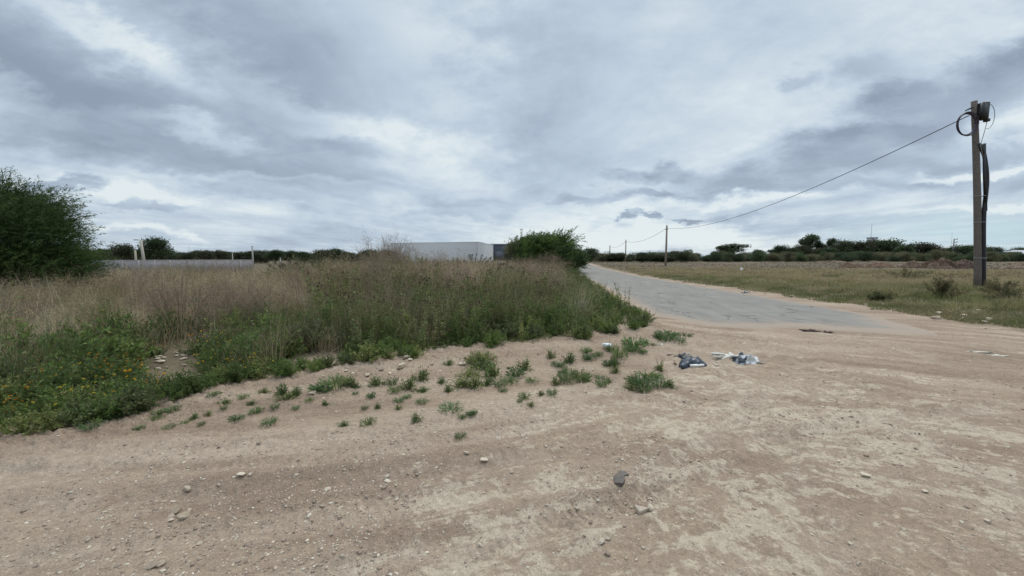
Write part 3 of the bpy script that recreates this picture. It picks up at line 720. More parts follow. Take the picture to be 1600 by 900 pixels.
def verge_stuff():
    x, y = scatter(560000, 9, 62, 8, 62)
    s = poly_dist(x, y, VERGE) + .5 * fbm(x / .9, y / .9, 301, 3); nz = fbm(x / 1.5, y / 1.5, 303, 3); n2 = fbm(x / 4, y / 4, 305, 2)
    m = (s > 0) & (R.uniform(0, 1, len(x)) < np.clip(.6 + nz * 1.0 + .25 * sst(2, .3, s), .2, 1) * (1 - .55 * sst(28, 45, y)))
    xx, yy = x[m], y[m]; n = len(xx); r = np.hypot(xx, yy); ss = s[m]
    tus = sst(.02, .3, nz[m])
    hh = np.clip((.10 + .30 * tus * sst(.5, 2.5, ss)) * R.uniform(.5, 1.3, n), .04, .6) * (1 - .4 * sst(28, 45, yy))
    g = .9 * sst(-.22, .22, n2[m] + .22 * sst(6, 1, ss) - .30 * sst(14, 24, yy))[:, None]
    c = jit((.145, .165, .065), n, .2) * g * .9 + jit((.29, .235, .14), n, .2) * (1 - g); c = c * (1 - .5 * tus[:, None]) + jit((.38, .315, .195), n, .18) * .5 * tus[:, None]
    mb = MB(); blades(mb, np.stack([xx, yy, height(xx, yy, False) - .02], 1), hh, R.uniform(0, 6.28, n), R.gamma(2, .28, n).clip(0, 1.4), np.maximum(.007, r * .0011) * R.uniform(.7, 1.4, n), c, 2, coltip=c * 1.1)
    tag(ob('verge_grass', mb.mesh('verge_grass', M_DRY)), 'mixed green and straw grass on the roadside verge right of the asphalt', 'grass', kind='stuff')
    x, y = scatter(60000, 38, 190, -3, 62)
    m = (poly_dist(x, y, ROAD) < -1.5) & (x > 12 + (y - 53) * .14) & (R.uniform(0, 1, len(x)) < .35 + fbm(x / 9, y / 5, 311, 3))
    x, y = x[m], y[m]; n = len(x); r = np.hypot(x, y)
    g = sst(.1, .4, fbm(x / 12, y / 6, 312, 3))[:, None]
    mb = MB(); blades(mb, np.stack([x, y, height(x, y, False) - .02], 1), R.uniform(.04, .16, n), R.uniform(0, 6.28, n), R.uniform(0, 1.3, n), r * .0026, jit((.145, .112, .08), n, .12) * (1 - g) + jit((.15, .155, .08), n) * g, 2)
    tag(ob('field_stubble', mb.mesh('field_stubble', M_DRY)), 'low brown stubble across the open field beyond the verge', 'stubble', kind='stuff')
verge_stuff()

# ------------------------------------------------------------------ individual plants of the thicket
def in_thicket(n, s0, s1, a0, a1, r0, r1, mind, want):
    out = []
    x, y = scatter(n, r0, r1, a0, a1); s = poly_dist(x, y, THICKET)
    for xx, yy, sss in zip(x, y, s):
        if not (s0 < sss < s1): continue
        if bare_mask(np.array([xx]), np.array([yy - .12]))[0] or bare_mask(np.array([xx]), np.array([yy + .1]))[0]: continue
        d = mind * (0.5 + math.hypot(xx, yy) / 12)
        if any((xx - a) ** 2 + (yy - b) ** 2 < d * d for a, b, _ in out): continue
        out.append((xx, yy, sss))
        if len(out) >= want: break
    return out
def rz(): return R.uniform(0, 6.28)
for (x, y, s) in in_thicket(20000, .12, 4.6, -28, 34, 5, 18, .27, 190):
    sc = float(margin(x, y)[0]) * R.uniform(.6, 1.12) * (.74 + .26 * float(sst(.2, 1.2, s)))
    place(thistle_m[R.integers(5)], 'thistle_plant', (x, y, gz(x, y)), rz(), sc, 'tall green thistle weed with dark seed heads in the thicket beside the road end', 'weed', 'thistle weeds in the thicket', tilt=(R.normal(0, .11), R.normal(0, .11)))
for (x, y, s) in in_thicket(14000, .12, 3.2, -56, 28, 3.4, 15, .36, 125):
    sc = R.uniform(.55, 1.05) * (.6 + .4 * float(sst(.1, 1, s)))
    place(leafy_m[R.integers(5)], 'leafy_weed', (x, y, gz(x, y) - .02), rz(), sc, 'rounded leafy green weed at the front of the thicket', 'weed', 'leafy weeds at the front of the thicket')
for (x, y, s) in in_thicket(14000, 2.2, 60, -58, 18, 7, 50, .50, 190):
    sc = R.uniform(.55, 1.05) * (1 + .16 * float(sst(15, 30, y))) * (.85 if x < -7 and y < 15 else 1) * (1.16 if x > -5 else 1) * float(margin(x, y)[0])
    place([('b', bush_m[R.integers(5)])], 'dry_bush', (x, y, gz(x, y) - .02), rz(), (sc * 1.15, sc * 1.15, sc), 'dead brown twiggy bush in the back of the thicket', 'bush', 'dead twiggy bushes in the thicket')
for (x, y, s) in in_thicket(16000, .8, 20, -56, 22, 5, 24, .40, 170):
    if x < -3 and s < 2.2: continue
    place([('b', dry_m[R.integers(4)])], 'dry_grass_clump', (x, y, gz(x, y) - .02), rz(), R.uniform(.5, 1.0) * (.8 if x < -5 and y < 12 else 1), 'tall clump of dry straw grass standing in the thicket', 'grass clump', 'dry grass clumps in the thicket')
for (x, y, s) in in_thicket(12000, .03, 1.7, -60, -34, 3, 7.5, .27, 62):
    place(mari_m[R.integers(4)], 'flowering_weed', (x, y, gz(x, y) - .01), rz(), R.uniform(.65, 1.05), 'low green weed with small orange flowers at the left front of the thicket', 'flower plant', 'orange flowered weeds')
for i in range(70):      # low weeds spilling over the soil in front
    q = R.uniform(0, 14.0); k = int(q); f = q - k; a, b = np.array(FRONT[k + 1]), np.array(FRONT[k + 2]) if k + 2 < len(FRONT) else np.array(FRONT[k + 1])
    p = a + (b - a) * f; t_ = b - a; nn = np.array([t_[1], -t_[0]]) / (np.linalg.norm(t_) + 1e-6); p = p + nn * R.uniform(-.05, .28)
    place([('b', leafy_m[R.integers(5)][0][1])], 'leafy_weed', (p[0], p[1], gz(p[0], p[1]) - .01), rz(), R.uniform(.22, .5), 'low leafy weed along the very edge of the bare dirt', 'weed', 'low weeds along the edge of the dirt')
for i in range(16):
    px = R.uniform(520, 720); Y = R.uniform(9.5, 15); X = at_d(px, 402, Y)[0]
    place([('b', dry_m[R.integers(4)] if i % 3 else bush_m[R.integers(5)])], 'dry_grass_clump', (X, Y, gz(X, Y)), rz(), (1.2, 1.2, R.uniform(1.1, 1.42)), 'tall ragged clump of straw on the crest of the thicket before the white building', 'grass clump', 'tall straw clumps on the crest')
# standing-out plants
def put(px, py, proto, name, sc, label, cat, group=None, **k):
    x, y = at(px, py); z = gz(x, y)
    x, y = at(px, py, z)
    return place(proto, name, (x, y, gz(x, y) - .01), rz(), sc, label, cat, group, **k)
x, y = at_d(612, 402, 17)[0], 17
_pm = p_dry_bush(2.35, (.27, .21, .16), .9, 70, 6000, .016); a_ = R.uniform(0, 6.28, 1500)
blades(_pm, np.stack([.35 * np.cos(a_), .35 * np.sin(a_), R.uniform(0, 1.1, 1500)], 1), R.uniform(.5, 1.35, 1500), R.normal(0, 1.8, 1500), R.uniform(0, .55, 1500), np.full(1500, .014), jit((.30, .24, .185), 1500), 3)
big = _pm.mesh('tall_dry_bush', M_DRY)
place([('b', big)], 'dry_bush', (x, y, gz(x, y)), .5, (.85, .85, 1), 'tallest pale brown feathery bush rising beside the left end of the white building', 'bush')
for k in range(3):
    xx = x + (.9, -.7, 1.5)[k]; yy = y + (.3, .5, .8)[k]
    place([('b', bush_m[k])], 'dry_bush', (xx, yy, gz(xx, yy)), rz(), (1.5, 1.5, 1.28 - .1 * k), 'brown twiggy bush at the foot of the tallest feathery bush', 'bush', 'bushes at the foot of the tallest one')
pl = p_leafy(1.0, (.13, .17, .06), .5, 1800, .09, .02)
put(183, 492, thistle_m[1], 'thistle_plant', .72, 'single pale yellow green weed standing beside the bare rocky patch', 'weed')
mx_, my_ = at(974, 500)
place([('f', thistle_m[2][0][1]), ('seed_head', thistle_m[2][1][1]), ('seed_head', thistle_m[2][2][1])], 'thistle_plant', (mx_, my_, gz(mx_, my_)), 1.0, .85, 'slender thistle with dark heads overlapping the left edge of the asphalt', 'weed')
# pale green shrubs in front of the white building
for (px, top, Y, w, c) in ((660, 398, 24, 1.5, (.15, .19, .075)), (706, 401, 26, 1.3, (.14, .17, .07)), (740, 393, 34, 1.9, (.06, .09, .035)), (500, 400, 24, 1.6, (.11, .12, .06)), (455, 402, 28, 1.6, (.13, .12, .075)), (556, 402, 26, 1.5, (.12, .125, .06))):
    X, zt = at_d(px, top, Y); g = gz(X, Y); hh = zt - g
    mesh = p_leafy(hh, c, w, 3600, .16, .05)[0][1]
    place([('b', mesh)], 'shrub', (X, Y, g - .05), rz(), 1, {660: 'pale green shrub in front of the left part of the white building', 706: 'low pale green shrub in front of the middle of the white building', 740: 'dark green shrub in front of the right corner of the white building',
          500: 'olive shrub at the back of the thicket under the far trees', 455: 'brownish shrub at the back of the thicket, leftmost of the three', 556: 'olive green shrub left of the tallest feathery bush'}[px], 'shrub')

# weeds on bare dirt (from the photograph: base pixel, width px)
tufts = [(719, 684, 22), (705, 640, 44), (650, 660, 22), (576, 664, 24), (537, 665, 22), (421, 664, 26), (140, 670, 26), (217, 668, 20), (264, 668, 18), (370, 656, 24), (400, 645, 22), (302, 655, 18),
         (315, 664, 14), (288, 662, 14), (326, 650, 16), (590, 638, 16), (570, 640, 14), (622, 640, 16), (623, 628, 22), (659, 629, 22), (580, 622, 18), (555, 616, 14), (524, 600, 50), (500, 604, 34), (545, 598, 40), (510, 612, 22), (555, 606, 22),
         (590, 602, 34), (614, 601, 22), (657, 594, 34), (618, 612, 28), (640, 608, 34), (660, 612, 26), (636, 622, 18), (722, 604, 40), (742, 606, 36), (760, 600, 34), (770, 588, 40), (752, 578, 34), (746, 566, 40), (762, 574, 30), (780, 604, 24),
         (796, 600, 36), (806, 588, 38), (820, 578, 30), (832, 598, 24), (786, 612, 20), (735, 652, 18), (741, 650, 14), (722, 655, 16), (820, 622, 26), (830, 636, 16), (812, 632, 14), (862, 622, 22), (846, 616, 16), (880, 584, 30), (900, 590, 46),
         (884, 596, 38), (912, 594, 34), (868, 600, 26), (940, 602, 28), (950, 596, 22), (936, 590, 20), (962, 584, 24), (950, 572, 24), (890, 568, 30), (872, 574, 26), (860, 560, 22), (968, 560, 30), (960, 570, 26), (1000, 606, 44), (990, 600, 40),
         (1012, 596, 40), (1030, 604, 34), (1044, 604, 30), (1026, 592, 26), (984, 608, 26), (1008, 610, 34), (1030, 580, 18), (990, 540, 40), (1010, 536, 34), (985, 548, 30), (1040, 530, 34), (1062, 532, 28), (1052, 524, 30), (1030, 522, 28), (1074, 524, 20),
         (450, 622, 34), (440, 616, 30), (462, 618, 24), (485, 626, 18), (350, 625, 24), (335, 618, 22), (380, 622, 20), (270, 640, 26), (250, 648, 24), (240, 655, 22), (205, 640, 34), (180, 655, 22), (392, 632, 18), (412, 612, 22), (430, 640, 18), (350, 640, 16),
         (700, 566, 20), (690, 600, 18), (700, 612, 18), (508, 634, 14), (462, 640, 16), (920, 564, 24), (935, 558, 22), (1003, 552, 22), (955, 545, 26), (916, 548, 20)]
special = {(719, 684): 'small isolated weed lowest on the bare dirt, nearest the camera', (705, 640): 'bushy green weed standing alone above the isolated nearest weed', (140, 670): 'leftmost spiky weed on the dirt just below the flowers',
           (421, 664): 'spiky grey green weed on the dirt, lowest in the left middle', (1000, 606): 'large spreading weed left of the black bag, at its centre', (1044, 604): 'weed at the right end of the spreading patch below the black bag',
           (524, 600): 'wide grassy weed against the foot of the soil berm', (657, 594): 'round green weed on the slope of the soil berm'}
for (px, py, w) in tufts:
    x, y = at(px, py); z = gz(x, y); x, y = at(px, py, z); wid = w / FPX * y
    lb = special.get((px, py)); k = int(R.integers(8))
    place([('b', tuft_m[k])], 'weed_tuft', (x, y, gz(x, y)), rz(), (wid / .21 * R.uniform(.85, 1.15), wid / .21 * R.uniform(.8, 1.1), wid / .21 * R.uniform(.65, 1.3)), lb or 'small green weed tuft on the bare dirt in front of the thicket', 'weed', None if lb else 'weed tufts on bare dirt')
# small yellow-flowered patch
for (px, py) in ((742, 562), (752, 572), (735, 590), (760, 560)):
    put(px, py, p_leafy(.16, G_LT, .2, 500, .04, .014, (.45, .42, .15), 9), 'flowering_weed', .8, 'low pale yellow flowered weed on the soil berm', 'flower plant', 'pale yellow flowered weeds on the berm')
put(1031, 584, thistle_m[0][:3], 'thistle_plant', .22, 'small upright weed standing behind the spreading patch by the black bag', 'weed')
put(963, 575, thistle_m[4][:3], 'thistle_plant', .30, 'small upright weed below the white cup', 'weed')
# verge tussocks
vt = []
x, y = scatter(6000, 11, 46, 12, 56); s = poly_dist(x, y, VERGE)
for xx, yy, sss in zip(x, y, s):
    if sss < .8: continue
    if any((xx - a) ** 2 + (yy - b) ** 2 < (.035 * math.hypot(xx, yy)) ** 2 for a, b in vt): continue
    vt.append((xx, yy))
    if len(vt) >= 130: break
for (xx, yy) in vt:
    sc = R.uniform(.6, 1.1)
    place([('b', verge_m[R.integers(4)])], 'grass_tussock', (xx, yy, gz(xx, yy) - .02), rz(), (sc * 1.5, sc * 1.5, sc), 'straw coloured grass tussock on the roadside verge', 'grass tussock', 'grass tussocks on the verge')
for (px, top, py, wpx, c, lab) in ((1412, 414, 440, 66, (.13, .125, .06), 'olive rounded bush on the verge in front of the brown brush heap'), (1470, 431, 470, 40, (.17, .15, .08), 'straw and green bush on the verge left of the near pole'),
        (1560, 434, 462, 40, (.16, .14, .075), 'brown green bush right of the near pole foot'), (1576, 452, 478, 34, (.12, .12, .06), 'dark olive bush at the right edge of the verge'), (1375, 458, 472, 26, (.10, .11, .05), 'small dark bush near the verge edge left of the near pole')):
    x, y = at(px, py, .1); hh = H0 - (top - HOR) / FPX * y - .1
    m = p_leafy(max(hh, .35), c, wpx / FPX * y / 2, 2600, .09, .02)[0][1]
    place([('b', m)], 'shrub', (x, y, gz(x, y) - .03), rz(), 1, lab, 'shrub')
print('plants done')

# ------------------------------------------------------------------ feathery evergreen bushes
def feathery(h, r, npl, wind, col, needle=(.075, .013), lumps=10, seed=0, per=34, plen=(.45, .95), flat=1.0, low=0):
    rg = np.random.default_rng(seed)
    cs = [(np.array([0, 0, h * .42]), np.array([r * .72, r * .72 * flat, h * .42]))]
    for k in range(lumps):
        a = rg.uniform(0, 6.28); q = r * rg.uniform(.35, .62)
        zz = h * rg.uniform(.2, .72); cs.append((np.array([q * math.cos(a), q * math.sin(a) * flat, zz]), np.array([1, 1, 1]) * r * rg.uniform(.26, .42)))
    cs.append((np.array([0, 0, h * .72]), np.array([r * .42, r * .42, h * .2])))
    for k in range(low):
        a = 6.28 * k / low; cs.append((np.array([r * .5 * math.cos(a), r * .5 * math.sin(a) * flat, h * .16]), np.array([r * .42, r * .42, h * .2])))
    ci = rg.integers(0, len(cs), npl); ci[:npl // 4] = 0
    if low: ci[npl // 4:npl // 2] = rg.integers(len(cs) - low, len(cs), npl // 2 - npl // 4)
    cen = np.array([cs[i][0] for i in ci]); rad = np.array([cs[i][1] for i in ci])
    d = nrm(rg.normal(size=(npl, 3))); d[:, 2] = np.where(d[:, 2] < -.3, -d[:, 2], d[:, 2])
    P = cen + d * rad * (rg.uniform(.25, 1, (npl, 1)) ** .45)
    P[:, 2] = np.maximum(P[:, 2], .1 * rg.uniform(.3, 3, npl))
    D = nrm(d * .55 + np.array(wind) + rg.normal(0, .28, (npl, 3)) + [0, 0, .55])
    mb = MB(); sw = MB(); pl_ = rg.uniform(*plen, npl)
    tint = fbm(P[:, 0] * 1.2 + P[:, 2], P[:, 1] * 1.2 + P[:, 2] * 1.7, seed, 3)
    basec = np.array(col) * (1 + .9 * tint[:, None]) ; basec[:, 0] *= 1 + .5 * np.clip(tint, 0, 1)
    bend = rg.normal(0, .18, (npl, 3)) + np.array(wind) * .5 - [0, 0, .28]
    t = rg.uniform(0, 1, (npl, per)) ** .8
    Q = P[:, None] + D[:, None] * (pl_[:, None] * t)[..., None] + bend[:, None] * (pl_[:, None] * t ** 2)[..., None] + rg.normal(0, 1, (npl, per, 3)) * (.055 * (1 - .75 * t) * pl_[:, None])[..., None]
    T_ = D[:, None] + bend[:, None] * (2 * t)[..., None] + rg.normal(0, .42, (npl, per, 3))
    cc = np.clip(basec[:, None] * (1 + .25 * t[..., None]) * (1 + rg.normal(0, .14, (npl, per, 1))), .006, 1)
    n = npl * per
    leaves(mb, Q.reshape(-1, 3), T_.reshape(-1, 3), needle[0] * rg.uniform(.6, 1.5, n), needle[1] * rg.uniform(.7, 1.4, n), cc.reshape(-1, 3), .05)
    for k in range(18):
        c = cs[k % len(cs)][0]; a = rg.uniform(0, 6.28); p0 = np.array([.25 * math.cos(a), .25 * math.sin(a), -.1]); p3 = c + rg.normal(0, .25, 3) * r * .4
        p1 = p0 + [0, 0, h * .15] + (p3 - p0) * .15; p2 = p0 + (p3 - p0) * .6 + rg.normal(0, .1, 3)
        ts = np.linspace(0, 1, 7)[:, None]
        pts = (1 - ts) ** 3 * p0 + 3 * (1 - ts) ** 2 * ts * p1 + 3 * (1 - ts) * ts ** 2 * p2 + ts ** 3 * p3
        tube(sw, pts, np.linspace(.05, .015, 7) * h / 4, (.16, .125, .09), 5)
    return [('crown', mb.mesh('crown', M_LEAF)), ('trunk', sw.mesh('trunk', M_BARK))]
X, Y = at_d(-8, 402, 12.5)[0] - .4, 12.5
place(feathery(4.1, 2.75, 7600, (.36, -.05, .1), (.045, .078, .025), (.085, .015), 15, 3, 42, (.55, 1.1), low=10), 'evergreen_bush', (X, Y, gz(X, Y)), 0, 1, 'large dark green feathery bush cut off by the left edge of the picture', 'bush')
X, Y = at_d(852, 402, 38)[0], 38
place(feathery(3.7, 3.5, 3000, (.32, 0, .05), (.085, .145, .04), (.22, .045), 12, 8, 28, (.7, 1.4), low=8), 'evergreen_bush', (X, Y, gz(X, Y)), 0, 1, 'large green feathery bush where the road disappears, right of the white building', 'bush')
X, Y = at_d(815, 402, 40)[0], 40.5
place(feathery(3.15, 2.3, 1000, (.1, 0, .1), (.085, .105, .05), (.2, .04), 7, 9, 22, (.6, 1.2)), 'evergreen_bush', (X, Y, gz(X, Y)), 0, 1, 'sparser grey green bush joining the left side of the large feathery bush', 'bush')
X, Y = at_d(888, 402, 36)[0], 36
place(feathery(2.0, 2.0, 900, (.2, 0, .0), (.06, .10, .035), (.2, .04), 6, 10, 22, (.6, 1.0)), 'evergreen_bush', (X, Y, gz(X, Y)), 0, 1, 'low green bush bordering the asphalt at the right foot of the large feathery bush', 'bush')
X, Y = at_d(858, 402, 31)[0], 31
place([('b', p_dry_bush(1.75, (.17, .125, .10), 1.3, 60, 3500, .02).mesh('dead_bush', M_DRY))], 'dry_bush', (X, Y, gz(X, Y)), 0, (1.5, 1.3, 1), 'dark brown dead bush in front of the large feathery bush', 'bush')

# ------------------------------------------------------------------ far trees
def far_tree(h, w, kind, seed, col=(.05, .07, .032)):
    rg = np.random.default_rng(seed); cr = MB(); tr = MB()
    if kind == 'euc': cl = rg.integers(9, 13); z0 = .45
    elif kind == 'round': cl = 14; z0 = .22
    else: cl = 12; z0 = .12
    pts = []
    for k in range(cl):
        zz = rg.uniform(z0, .88); prof = math.sqrt(max(0, 1 - ((zz - .55) / .5) ** 2)) if kind != 'euc' else math.sqrt(max(.05, 1 - ((zz - .68) / .36) ** 2))
        a = rg.uniform(0, 6.28); q = w / 2 * prof * rg.uniform(.25, .78); s_ = w * (rg.uniform(.13, .2) if kind == 'euc' else rg.uniform(.18, .27))
        pts.append((np.array([q * math.cos(a), q * math.sin(a), zz * h]), s_))
    if kind != 'euc': pts.append((np.array([0, 0, h * .78]), w * .2)); pts.append((np.array([0, 0, h * .45]), w * .33))
    else: pts.append((np.array([rg.uniform(-.1, .1) * w, 0, h * .9]), w * .15))
    for c, s_ in pts:
        n = 260 if kind == 'euc' else 340
        d = nrm(rg.normal(size=(n, 3))); P = c + d * s_ * (rg.uniform(.1, 1, (n, 1)) ** .4) * [1, 1, .72] * (1 + .25 * rg.normal(size=(n, 1)))
        P[:, 2] = np.maximum(P[:, 2], .1)
        cc = np.clip(np.array(col) * rg.uniform(.75, 1.35) * (1 + rg.normal(0, .2, (n, 1))), .01, 1)
        leaves(cr, P, rg.normal(size=(n, 3)) + d, rg.uniform(.03, .06, n) * h + .08, rg.uniform(.018, .035, n) * h + .05, cc, .1)
    tt = np.array([[0, 0, -.3], [.02 * w, 0, h * .2], [-.01 * w, .01 * w, h * .42], [0, 0, h * .7]]); tube(tr, tt, np.array([.035, .028, .02, .008]) * h, (.17, .145, .12), 6)
    for c, s_ in pts[:8]:
        p0 = np.array([0, 0, h * rg.uniform(.2, .42)]); tube(tr, [p0, (p0 + c) / 2 + [0, 0, -.03 * h], c], np.array([.016, .011, .005]) * h, (.17, .145, .12), 4)
    return [('crown', cr.mesh('crown', M_LEAF)), ('trunk', tr.mesh('trunk', M_BARK))]
TP = {'euc': [far_tree(10, 9, 'euc', s) for s in (1, 2, 3)], 'round': [far_tree(10, 11, 'round', s, c) for s, c in ((4, (.045, .068, .03)), (5, (.055, .07, .035)), (6, (.06, .065, .035)))],
      'bush': [far_tree(4, 6, 'bush', s, c) for s, c in ((7, (.065, .095, .04)), (8, (.095, .115, .055)), (9, (.12, .115, .065)), (10, (.055, .08, .04)))]}
def ftree(px, top, wpx, D, kind, label, group=None, i=None):
    X, zt = at_d(px, top, D); g = -1.0 if X < -12 else 0.0
    h = zt - g + .2; w = wpx / FPX * D
    pr = TP[kind][(i if i is not None else int(px)) % len(TP[kind])]
    ph, pw = {'euc': (10, 9), 'round': (10, 11), 'bush': (4, 6)}[kind]
    place(pr, 'shrub' if kind == 'bush' else ('eucalyptus_tree' if kind == 'euc' else 'broadleaf_tree'), (X, D, g - .1), rz(), (w / pw * 1.05, w / pw * 1.05, h / ph), label, 'shrub' if kind == 'bush' else 'tree', group)
# singled-out trees
ftree(1146, 381, 46, 170, 'euc', 'dark eucalyptus with a twin lobed crown, alone right of the second pole', i=0)
ftree(1134, 384, 26, 171, 'euc', 'smaller eucalyptus crown joined to the left of the twin lobed eucalyptus', i=1)
ftree(1268, 366, 34, 190, 'euc', 'tallest eucalyptus with open crown and sky showing through it', i=2)
ftree(1281, 376, 18, 190, 'euc', 'narrow eucalyptus just right of the tallest one', i=1)
ftree(1301, 372, 18, 185, 'euc', 'thin eucalyptus at the left end of the long dark row of trees', i=0)
ftree(1207, 390, 16, 180, 'euc', 'small sparse tree between the two big eucalyptuses', i=2)
ftree(1116, 393, 12, 150, 'euc', 'small wispy tree left of the twin lobed eucalyptus', i=0)
ftree(239, 373, 46, 120, 'round', 'largest round tree behind the grey wall, right of the lamp post', i=0)
ftree(193, 382, 36, 120, 'round', 'round brownish tree behind the grey wall, left of the lamp post', i=2)
ftree(923, 387, 32, 120, 'round', 'dark round tree left of the far poles where the road vanishes', i=1)
ftree(1390, 375, 60, 180, 'round', 'widest dark tree directly right of the mast', i=0)
ftree(1318, 374, 34, 180, 'round', 'dark rounded tree right of the thin eucalyptus', i=1)
ftree(1346, 377, 38, 180, 'round', 'dark tree directly left of the mast', i=2)
ftree(1424, 381, 12, 178, 'euc', 'tiny upright tree between two wide dark trees right of the mast', i=1)
ftree(1446, 380, 48, 176, 'round', 'wide dark tree left of the far double armed power pole', i=2)
ftree(1508, 384, 56, 170, 'round', 'rounded dark tree directly left behind the near pole', i=0)
ftree(1546, 385, 34, 170, 'round', 'dark tree just right behind the near pole', i=1)
ftree(1594, 387, 26, 200, 'round', 'tree at the far right behind the low roofed house', i=0)
for px, top, w in ((1224, 384, 24), (1240, 386, 24), (1253, 383, 24), (1189, 391, 18), (1475, 388, 36), (1410, 385, 30), (1370, 384, 30), (1296, 388, 26), (1332, 381, 30), (1283, 389, 28), (1265, 388, 30)):
    ftree(px, top, w, R.uniform(165, 185), 'round', 'dark evergreen tree in the tree row across the field', 'dark evergreen trees across the field')
for px, top, w in ((1003, 394, 40), (1030, 397, 30), (1052, 394, 30), (1066, 393, 26), (964, 395, 36), (1018, 396, 24), (1042, 396, 26)):
    ftree(px, top, w, R.uniform(115, 130), 'round', 'low dark tree behind the row of roadside poles', 'low trees behind the roadside poles')
for px in range(932, 1606, 8):
    top = 397 + 2.0 * math.sin(px * .11) + R.uniform(-4.5, 2.6)
    ftree(px + R.uniform(-6, 6), top, R.uniform(14, 28), R.uniform(128, 150), 'bush', 'low green shrub in the hedge at the far side of the field', 'shrubs of the far hedge')
for px in range(120, 625, 9):
    top = 393.5 + 1.8 * math.sin(px * .07) + R.uniform(-3.0, 2.6) + (2 if 262 < px < 300 else 0)
    ftree(px + R.uniform(-6, 6), top, R.uniform(18, 34), R.uniform(135, 165), 'round', 'dark tree in the long wood behind the grey wall', 'trees of the wood behind the grey wall')
for px in range(-40, 180, 22):
    ftree(px, 391 + R.uniform(-2, 2), 34, 130, 'round', 'dark tree in the long wood behind the grey wall', 'trees of the wood behind the grey wall')

# ------------------------------------------------------------------ buildings and wall
def rect_part(name, parent, poly, z0, z1, col, mat):
    mb = MB(); prism(mb, poly, z0, z1, col); return ob(name, mb.mesh(name, mat), parent)
def white_building():
    a = np.array([-46.5, 143.0]); b = np.array([-11.8, 132.0]); c = np.array([-8.4, 167.0]); d = a + (c - b)
    cen = (a + c) / 2; H = 7.05
    root = ob('warehouse', None, None, (cen[0], cen[1], -1)); tag(root, 'long flat roofed white clad warehouse behind the thicket', 'building')
    L_ = lambda p: (p[0] - cen[0], p[1] - cen[1])
    P = [L_(p) for p in (a, b, c, d)]
    mb = MB(); prism(mb, P, 0, H + 1 - .25, (.76, .77, .79)); ob('wall', mb.mesh('wall', M_METAL), root)
    mb = MB(); cx = np.array(P).mean(0)
    prism(mb, [tuple(cx + (np.array(p) - cx) * 1.003) for p in P], H + .75, H + 1.0, (.80, .81, .82)); ob('parapet', mb.mesh('parapet', M_METAL), root)
    # vertical cladding seams on the two visible faces
    mb = MB()
    for (p, q, n) in ((P[0], P[1], 30), (P[1], P[2], 28)):
        p = np.array(p); q = np.array(q); t = (q - p) / np.linalg.norm(q - p); nn = np.array([t[1], -t[0]])
        for k in range(1, n):
            m = p + (q - p) * k / n; e = [m - t * .02, m + t * .02, m + t * .02 + nn * .02, m - t * .02 + nn * .02]
            prism(mb, [tuple(z) for z in e], .2, H + .72, (.74, .75, .77))
    ob('cladding_seam', mb.mesh('seam', M_METAL), root)
    m = np.array(P[1]); e = [m + [-.12, -.12], m + [.12, -.12], m + [.14, .14], m + [-.12, .12]]
    mb = MB(); prism(mb, [tuple(z) for z in e], 0, H + .74, (.78, .79, .80)); ob('corner_trim', mb.mesh('trim', M_METAL), root)
    # base plinth
    mb = MB(); prism(mb, [tuple(cx + (np.array(p) - cx) * 1.004) for p in P], 0, 1.3, (.35, .34, .33)); ob('plinth', mb.mesh('plinth', M_WALL), root)
white_building()
def dark_building():
    root = ob('shed_building', None, None, (-2, 182, 0)); tag(root, 'dark slate coloured building behind the right end of the white warehouse', 'building')
    mb = MB(); box(mb, (-9, -5, 0), (9, 12, 7.6), (.055, .066, .085)); ob('wall', mb.mesh('wall', M_METAL), root)
    mb = MB(); box(mb, (-9.2, -5.2, 7.6), (9.2, 12.2, 7.95), (.33, .35, .38)); ob('roof', mb.mesh('roof', M_METAL), root)
    mb = MB(); box(mb, (-6, -5.06, 0), (-2, -4.99, 4.4), (.10, .115, .14)); ob('door', mb.mesh('door', M_METAL), root)
dark_building()
def grey_wall():
    x0, y0 = at_d(110, 402, 52)[0], 52; x1, y1 = at_d(396, 402, 62)[0], 62
    L_ = math.hypot(x1 - x0, y1 - y0); an = math.atan2(y1 - y0, x1 - x0)
    root = ob('boundary_wall', None, None, (x0, y0, -1.05), (0, 0, an)); tag(root, 'long low grey concrete block wall across the far left', 'wall')
    mb = MB(); box(mb, (0, -.08, 0), (L_, .08, 2.12), (.285, .272, .285)); ob('blockwork', mb.mesh('blockwork', M_WALL), root)
    mb = MB(); box(mb, (0, -.12, 2.12), (L_, .12, 2.2), (.42, .40, .40)); ob('coping', mb.mesh('coping', M_WALL), root)
    for k in range(1, 12):
        mb = MB(); q = L_ * k / 12; box(mb, (q - .1, -.13, 0), (q + .1, -.082, 2.119), (.35, .33, .33)); ob('pier', mb.mesh('pier', M_WALL), root)
grey_wall()
def post(px, top, D, r, col, label, lamp=False, g=-1.0, lean=0.0, name='post', cat='post', group=None):
    X, zt = at_d(px, top, D); root = ob(name, None, None, (X, D, g)); tag(root, label, cat, group); h = zt - g
    mb = MB(); tube(mb, [(0, 0, -.2), (lean * .5, 0, h * .5), (lean, 0, h)], [r * 1.25, r, r * .8], col, 8); ob('shaft', mb.mesh('shaft', M_WOOD, True), root)
    if lamp:
        mb = MB(); tube(mb, [(lean, 0, h - .12), (lean - .28, 0, h + .05), (lean - .5, 0, h + .08)], .05, col, 6); ob('arm', mb.mesh('arm', M_METAL), root)
        mb = MB(); box(mb, (lean - 1.0, -.13, h + .0), (lean - .45, .13, h + .13), (.2, .2, .2)); ob('lamp_head', mb.mesh('lamp', M_METAL), root)
    else:
        mb = MB(); tube(mb, [(lean, 0, h - .01), (lean, 0, h + .07)], r * .95, np.array(col) * .8, 8); ob('cap', mb.mesh('cap', M_METAL), root)
